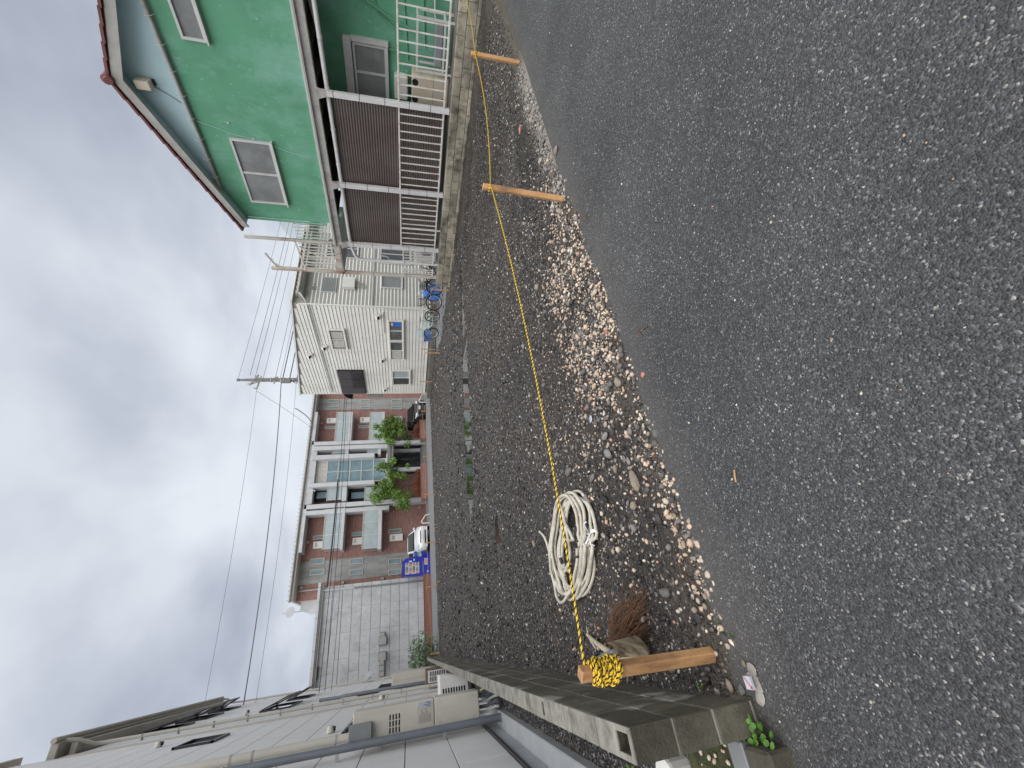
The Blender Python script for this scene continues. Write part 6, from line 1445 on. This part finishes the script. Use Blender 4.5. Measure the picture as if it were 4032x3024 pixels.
# ------------------------------------------------------------------ coil of pale hose
hc = thing('hose_coil', (.6, 3.75, 0), 'coil of dirty white hose lying on the dark gravel', 'hose')
r_ = random.Random(12); path = []
C0 = gz('S5', 640, 735, .03); loops = 9
for k in range(loops * 36 + 1):
    L_ = k // 36; th = k / 36 * 2 * math.pi
    rx = 98 + 34 * math.sin(L_ * 2.4) + 12 * math.sin(th * .47); ry = 318 + 24 * math.sin(L_ * 1.7 + 1) + 12 * math.sin(th * .31)
    ox = 22 * math.sin(L_ * 1.13 + .5); oy = 18 * math.sin(L_ * 2.1)
    X_, Y_ = 640 + ox + rx * math.cos(th) + .12 * ry * math.sin(th) * -.3, 735 + oy + ry * math.sin(th)
    p = gz('S5', X_, Y_, 0); zb = HB(p.x, p.y); lay = (L_ % 5) * .016 + .007 * (1 + math.sin(th * 2 + L_))
    path.append(Vector((p.x, p.y, zb + .014 + lay)))
# crossing lengths inside and a loose end outside
def gpath(lst, lift): return [Vector((gz('S5', x, y, 0).x, gz('S5', x, y, 0).y, HB(gz('S5', x, y, 0).x, gz('S5', x, y, 0).y) + .014 + l)) for (x, y), l in zip(lst, lift)]
def smooth_path(P, n=8):
    out = []
    for i in range(len(P) - 1):
        p0, p1, p2, p3 = P[max(i - 1, 0)], P[i], P[i + 1], P[min(i + 2, len(P) - 1)]
        for k in range(n): t = k / n; out.append(.5 * ((2 * p1) + (p2 - p0) * t + (2 * p0 - 5 * p1 + 4 * p2 - p3) * t * t + (3 * p1 - p0 - 3 * p2 + p3) * t ** 3))
    return out + [P[-1]]
MB().tube(smooth_path(path, 2), .0135, 10).build('hose', 'hose_white', hc)
for lst, lift in (([(405, 650), (445, 690), (480, 800), (520, 930), (570, 1020), (650, 1060)], [0, 0, .01, .03, .05, .06]), ([(590, 470), (620, 570), (650, 690), (660, 800), (620, 900), (560, 880)], [.06, .075, .08, .075, .06, .03]), ([(560, 640), (600, 590), (650, 620), (690, 700)], [.03, .06, .08, .08]), ([(580, 740), (620, 700), (660, 700)], [.02, .05, .07]), ([(520, 900), (560, 980), (640, 1060), (720, 1050), (765, 940), (770, 820), (740, 700)], [0, 0, .0, .0, 0, 0, .02]), ([(560, 700), (575, 800), (600, 870), (640, 900)], [.02, .03, .04, .05])):
    MB().tube(smooth_path(gpath(lst, lift), 8), .0135, 10).build('hose', 'hose_white', hc)
for (x, y, x1, y1, l) in ((715, 610, 715, 640, .088), (600, 815, 610, 850, .075), (712, 725, 712, 745, .088), (712, 800, 714, 815, .088)):
    p, q = gpath([(x, y), (x1, y1)], [l, l]); MB().tube([p, q], .0165, 10).build('tape_band', 'tape_black', hc)
# white tie knot
tk = MB(); c0 = gpath([(765, 668)], [.03])[0]
for k in range(7):
    a = k * 2.4; d = Vector((math.cos(a), math.sin(a), .35 + .3 * math.sin(k * 3))); w0 = d.cross(Vector((0, 0, 1))).normalized() * .012
    q = c0 + d * (.055 + .02 * (k % 3)); tk.quad(c0 - w0 * .4, c0 + w0 * .4, q + w0, q - w0); tk.quad(q - w0, q + w0, q + d * .015 - Vector((0, 0, .03)) + w0, q + d * .015 - Vector((0, 0, .03)) - w0)
tk.build('tie', 'tie_white', hc)

# ------------------------------------------------------------------ broom, shovel, sticks behind the stake
br = thing('twig_broom', (-.05, 3.1, 0), 'brown twig broom head lying on the gravel behind the shovel', 'broom')
rb_ = random.Random(4); root = Vector((-.17, 3.30, .10)); tw = MB()
for k in range(420):
    f = rb_.random(); tip = Vector((.12, 2.74, .02)).lerp(Vector((-.17, 2.93, .01)), rb_.random() ** .8) + Vector((rb_.gauss(0, .05), rb_.gauss(0, .05), abs(rb_.gauss(0, .05))))
    if rb_.random() < .18: tip += Vector((rb_.uniform(-.02, .14), rb_.uniform(0, .28), rb_.uniform(.03, .12)))
    t0 = rb_.uniform(0, .35); s = root.lerp(tip, t0) + Vector((rb_.gauss(0, .02), rb_.gauss(0, .02), rb_.gauss(0, .015))); mid = s.lerp(tip, .5) + Vector((rb_.gauss(0, .04), rb_.gauss(0, .04), rb_.gauss(.015, .03)))
    for q in (s, mid, tip): q.z = max(q.z, .012 + .02)
    tw.tube([s, mid, tip + Vector((rb_.gauss(0, .03), rb_.gauss(0, .03), 0))], [.0022, .0018, .001], 3, cap=False)
tw.smooth = False; o = tw.build('twigs', 'twig', br); 
MB().tube([(-.19, 3.42, .16), (-.26, 3.85, .10), (-.32, 4.35, .04)], .0125, 8).build('handle', 'tape_black', br)
sh = thing('shovel', (-.18, 3.1, 0), 'dirty square metal shovel blade resting behind the wound stake', 'shovel')
bl_ = [gz('K', 640, 870, .24), gz('K', 1140, 740, .20), gz('K', 1395, 1170, .06), gz('K', 850, 1180, .12)]
sm_ = MB(); n_ = 10
for layer in (0, 1):
    for i in range(n_ + 1):
        for j in range(n_ + 1):
            u, v = i / n_, j / n_; p = bl_[0].lerp(bl_[1], u).lerp(bl_[3].lerp(bl_[2], u), v); p = p + Vector((0, 0, .030 * (2 * v - 1) ** 2 - .012 * layer - .01)); sm_.v.append(tuple(p))
K_ = (n_ + 1) ** 2
for i in range(n_):
    for j in range(n_):
        a = i * (n_ + 1) + j; sm_.f.append((a, a + 1, a + n_ + 2, a + n_ + 1)); sm_.f.append((K_ + a, K_ + a + n_ + 1, K_ + a + n_ + 2, K_ + a + 1))
for i in range(n_):
    for a, b in ((i, i + 1), (K_ - n_ - 1 + i, K_ - n_ + i), (i * (n_ + 1), (i + 1) * (n_ + 1)), (i * (n_ + 1) + n_, (i + 1) * (n_ + 1) + n_)): sm_.f.append((a, b, b + K_, a + K_))
sm_.smooth = True; sm_.build('blade', 'scoop_metal', sh)
cen = bl_[0].lerp(bl_[3], .55); MB().tube([cen, cen + Vector((-.02, .25, -.03)), cen + Vector((-.05, .6, -.06))], [.02, .016, .015], 8).build('socket', 'steel', sh)
stx = thing('bent_branch', (-.12, 3.6, 0), 'pale crooked dead branch lying against the shovel blade', 'branch')
MB().tube(smooth_path([gz('K', 240, 730, .06), gz('K', 400, 880, .10), gz('K', 560, 990, .13), gz('K', 720, 1090, .14), gz('K', 820, 1160, .15)], 5), [.012 + .008 * math.sin(k / 20 * 3.1) for k in range(21)], 8).build('limb', 'stick_pale', stx)
MB().tube([gz('K', 250, 740, .06), gz('K', 320, 870, .05), gz('K', 400, 990, .05)], [.009, .008, .007], 7).build('twig', 'stick_pale', stx); MB().tube([gz('K', 230, 580, .035), gz('K', 255, 715, .05)], [.004, .008], 6).build('twig', 'stick_pale', stx)
ch = thing('wood_splinter', (-.2, 2.9, 0), 'pale split piece of wood stuck between stake and shovel', 'wood'); MB().bar(gz('K', 835, 1195, .16), gz('K', 1120, 1180, .10), .028, .016, c=.003).build('splinter', 'stick_pale', ch)

# ------------------------------------------------------------------ single stones and fragments one can pick out
def rock(x, y, s, mat, label, flat=.6, seed=0, cat='stone', z=None, group=None):
    q = random.Random(seed); import bmesh
    bm = bmesh.new(); bmesh.ops.create_icosphere(bm, subdivisions=2, radius=.5)
    ks = [Vector((q.gauss(0, 1), q.gauss(0, 1), q.gauss(0, 1))).normalized() for _ in range(7)]
    for v in bm.verts:
        for k in ks:
            d = v.co.dot(k) - .36
            if d > 0: v.co -= k * d * .92
    me = bpy.data.meshes.new('stone'); bm.to_mesh(me); bm.free(); me.materials.append(MATS[mat])
    o = bpy.data.objects.new('stone', me); col.objects.link(o); sc3 = (s * q.uniform(1.0, 1.4), s * q.uniform(.7, 1.0), s * flat); o.scale = sc3
    zb = max(HB(x, y), 0) if z is None else z; o.location = (x, y, zb + sc3[2] * .28); o.rotation_euler = (q.uniform(-.15, .15), q.uniform(-.15, .15), q.uniform(0, 6.28))
    return tag(o, label, cat, group)
def rock_px(r, x, y, s, mat, label, **k): p = gz(r, x, y, 0.02); return rock(p.x, p.y, s, mat, label, **k)
rock_px('S5', 1000, 320, .115, 'stone_brown', 'largest pale brown slab of stone between hose and asphalt', flat=.4, seed=1)
rock_px('S5', 845, 140, .085, 'stone_grey', 'dark brown grey lump above the largest slab', seed=2)
rock_px('S5', 885, 240, .06, 'stone_brown', 'reddish brown round stone near the largest slab', seed=3)
rock_px('S5', 935, 180, .055, 'stone_grey', 'flat dark grey chip beside the reddish stone', seed=4, flat=.4)
rock_px('S5', 965, 190, .045, 'stone_grey', 'small grey chip touching the flat dark chip', seed=5)
rock_px('S5', 740, 300, .07, 'stone_grey', 'pale grey triangular stone near the upper hose end', seed=6)
rock_px('S5', 590, 260, .09, 'stone_grey', 'dark square stone beyond the upper hose end', seed=7)
rock_px('S5', 700, 440, .09, 'stone_grey', 'grey angular stone touching the hose coil', seed=8, flat=.5)
rock_px('S5', 990, 480, .07, 'stone_brown', 'dull lump between the hose and the pebble rim', seed=9)
rock_px('S5', 1000, 630, .055, 'stone_grey', 'broken grey stone beside the white tie', seed=10)
rock_px('S5', 925, 625, .05, 'stone_grey', 'slim grey stone near the white tie', seed=11, flat=.4)
rock_px('S5', 350, 727, .07, 'stone_brown', 'orange brown cube of stone beyond the loose hose end', seed=12, flat=.7)
rock_px('S5', 320, 805, .06, 'stone_grey', 'dark stone just left of the orange brown cube', seed=13)
rock_px('S5', 460, 625, .06, 'stone_grey', 'dark stone at the loose hose end', seed=14)
rock_px('S4', 1055, 1410, .075, 'tile_grey', 'flat blue grey stone in the pebble field', seed=15, flat=.25)
rock_px('S4', 1165, 1520, .07, 'stone_grey', 'brown grey lump beside the flat blue grey stone', seed=16)
rock_px('S4', 1090, 1430, .05, 'stone_grey', 'dark crumb of tarmac near the flat blue grey stone', seed=17)
rock_px('S6', 400, 840, .07, 'stone_brown', 'dark brown lump near the muddy edge patch', seed=18)
rock_px('S6', 405, 735, .055, 'stone_grey', 'dark lump above the muddy edge patch', seed=19)
rock_px('Z2', 1345, 365, .05, 'stone_brown', 'round tan cobble beside the block wall foot', seed=20, flat=.5)
rock_px('Z2', 1540, 60, .035, 'stone_brown', 'tan cobble just below the wound stake', seed=21, flat=.5)
rock_px('Z2', 1520, 440, .04, 'stone_grey', 'grey angular rock at the block wall corner', seed=22)
rock_px('R3', 1495, 275, .065, 'stone_dark', 'black lump of tarmac right of the broom', seed=23, flat=.4)
rock_px('S3', 850, 690, .06, 'stone_grey', 'pale stone in the dirt left of the rubble strip', seed=24, flat=.5)
rock_px('S3', 800, 775, .055, 'stone_brown', 'whitish stone beside the pink scrap', seed=25, flat=.5)
rock_px('S3', 1080, 1090, .09, 'stone_brown', 'broken rubble lump on the asphalt edge', seed=26, flat=.5)
for r, x, y, s, lb, sd in (('S6', 535, 790, .042, 'pink brick fragment on the asphalt line', 31), ('S6', 188, 1010, .05, 'pink brick fragment among the middle pebbles', 32), ('S6', 312, 510, .05, 'dull red brick fragment in the pebble drift', 33), ('S6', 232, 185, .04, 'bright red orange brick fragment in the pebble drift', 34), ('S3', 1240, 1560, .03, 'red brick crumbs at the right end of the pebble drift', 35)):
    rock_px(r, x, y, s, 'brick_bit', lb, seed=sd, flat=.35, cat='brick fragment')
# flat boundary plate with red arrow, on a pale rubble lump
bpl = thing('boundary_plate', tuple(gz('Z2', 1640, 320, .0)), 'small grey survey plate with a red arrow at the wall corner', 'plate')
qs = [gz('Z2', 1560, 225, .035), gz('Z2', 1655, 235, .035), gz('Z2', 1725, 435, .035), gz('Z2', 1625, 420, .035)]
pm = MB(); pm.v = [tuple(q) for q in qs] + [(q.x, q.y, q.z - .012) for q in qs]; pm.f = [(0, 1, 2, 3), (4, 7, 6, 5)] + [(i, (i + 1) % 4, 4 + (i + 1) % 4, 4 + i) for i in range(4)]; plo = pm.build('plate', 'tile_grey', bpl)
a_ = gz('Z2', 1570, 235, .0365); b_ = gz('Z2', 1695, 405, .0365); dn = (b_ - a_).normalized(); sd_ = dn.cross(Vector((0, 0, 1))) * .0028
ar = MB(); ar.quad(a_ - sd_, a_ + sd_, b_ + sd_, b_ - sd_); h0 = b_ - dn * .004; ar.quad(h0 - sd_ * 3.2, h0 + sd_ * 3.2, gz('Z2', 1722, 432, .0365)); ar.build('arrow', 'tile_red', bpl)
rock_px('Z2', 1660, 160, .07, 'rubble', 'pale rubble lump above the survey plate', seed=41, flat=.25); rock_px('Z2', 1700, 330, .085, 'rubble', 'pale mortar rubble under the survey plate', seed=42, flat=.22); rock_px('Z2', 1775, 560, .06, 'rubble', 'thin pale rubble sliver below the survey plate', seed=43, flat=.25)
# pink scrap, leaf, twigs
def flat_leaf(pts, mat, label, cat, nm):
    m = MB(); P = [Vector(p) for p in pts]; m.quad(*P); m.quad(*[p - Vector((0, 0, .004)) for p in reversed(P)])
    for a, b in zip(P, P[1:] + P[:1]): m.quad(a, b, b - Vector((0, 0, .004)), a - Vector((0, 0, .004)))
    return tag(m.build(nm, mat), label, cat)
flat_leaf([gz('S3', x, y, .035) for x, y in ((800, 985), (808, 935), (835, 905), (822, 970))], 'brick_bit', 'faded pink leaf shaped scrap on the dirt', 'scrap', 'scrap')
flat_leaf([gz('S3', x, y, .03) for x, y in ((880, 1175), (880, 1160), (888, 1150), (887, 1168))], 'leaf_bright', 'tiny bright green leaf on the dirt', 'leaf', 'fallen_leaf')
for pts, lb in (([('S6', 515, 500), ('S6', 530, 520), ('S6', 545, 540)], 'short dark twig on the asphalt near the edge'), ([('S6', 550, 495), ('S6', 565, 480), ('S6', 578, 470)], 'second dark twig on the asphalt, slanting the other way'), ([('S6', 1147, 1410), ('S6', 1150, 1450), ('S6', 1158, 1490)], 'orange brown pine twig on the open asphalt'), ([('S4', 650, 785), ('S4', 665, 745), ('S4', 675, 715)], 'dark twig lying in the middle dirt'), ([('S4', 995, 120), ('S4', 1010, 90), ('S4', 1015, 60)], 'curved dark twig at the right end of the pebbles')):
    P = [gz(r, x, y, .006 if r == 'S6' else .03) for r, x, y in pts]; tag(MB().tube(P, .004, 6).build('twig', 'twig' if 'orange' not in lb else 'wood_stake'), lb, 'twig')
# weeds
def weed(r, x, y, n, s, label, z=None, spread=.1, mat='leaf_bright', h=.06):
    p = gz(r, x, y, 0); zb = max(HB(p.x, p.y), 0) if z is None else z; t = thing('weed', (p.x, p.y, zb), label, 'plant'); m = MB(); q = random.Random(int(x)); lv = []
    for k in range(n):
        a = q.uniform(0, 6.28); tip = Vector((p.x + math.cos(a) * spread * q.random(), p.y + math.sin(a) * spread * q.random(), zb + h * q.uniform(.4, 1.2))); m.tube([(p.x, p.y, zb - .01), tuple(Vector((p.x, p.y, zb)).lerp(tip, .5) + Vector((0, 0, .01))), tuple(tip)], [.002, .0016, .001], 4); lv.append(tip)
    m.build('stem', 'trunk', t)
    vs, cs = [], []
    for c in lv:
        for b in range(3):
            a0 = q.uniform(0, 6.28) ; r0 = s * q.uniform(.7, 1.2); cc = c + Vector((math.cos(a0 + b * 2.1), math.sin(a0 + b * 2.1), .25)) * r0 * .6; nr = Vector((q.gauss(0, .3), q.gauss(0, .3), 1)).normalized(); u = nr.orthogonal().normalized(); w_ = nr.cross(u)
            ring = [cc + (u * math.cos(g / 8 * 6.283) + w_ * math.sin(g / 8 * 6.283)) * r0 * .5 * (1 - .15 * (g % 4 == 0)) for g in range(8)]; vs.append([tuple(v - Vector((p.x, p.y, zb))) for v in ring]); cs += [q.random()] * 8
    o = npmesh('leaves', np.array(vs).reshape(-1, 3), np.arange(len(vs) * 8), 8, mat, cols=np.array(cs)[:, None] * np.ones((1, 3)), parent=t)
weed('Z2', 1890, 900, 5, .026, 'bright green clover leaved weed at the kerb, upper cluster', z=0, spread=.05)
weed('Z2', 1960, 1180, 12, .026, 'bright green clover leaved weed sprawling along the kerb foot', z=0, spread=.11)
weed('Z2', 2030, 1400, 9, .026, 'bright green clover leaved weed at the picture bottom by the kerb', z=0, spread=.08)
weed('Z2', 1050, 365, 4, .009, 'tiny sprout in the dirt beside the block wall', spread=.04, h=.04); weed('R3', 1790, 420, 3, .008, 'tiny green sprout on the asphalt line below the broom', spread=.025, h=.012); weed('R3', 1690, 320, 3, .006, 'tiny yellow green sprouts among the last pebbles', spread=.06, h=.02)
weed('Z2', 50, 1520, 5, .02, 'small green weed on the gravel strip behind the wall end', z=.01, spread=.06); weed('B', 830, 1520, 10, .05, 'green weeds by the blue crate kerb', spread=.2, h=.15)
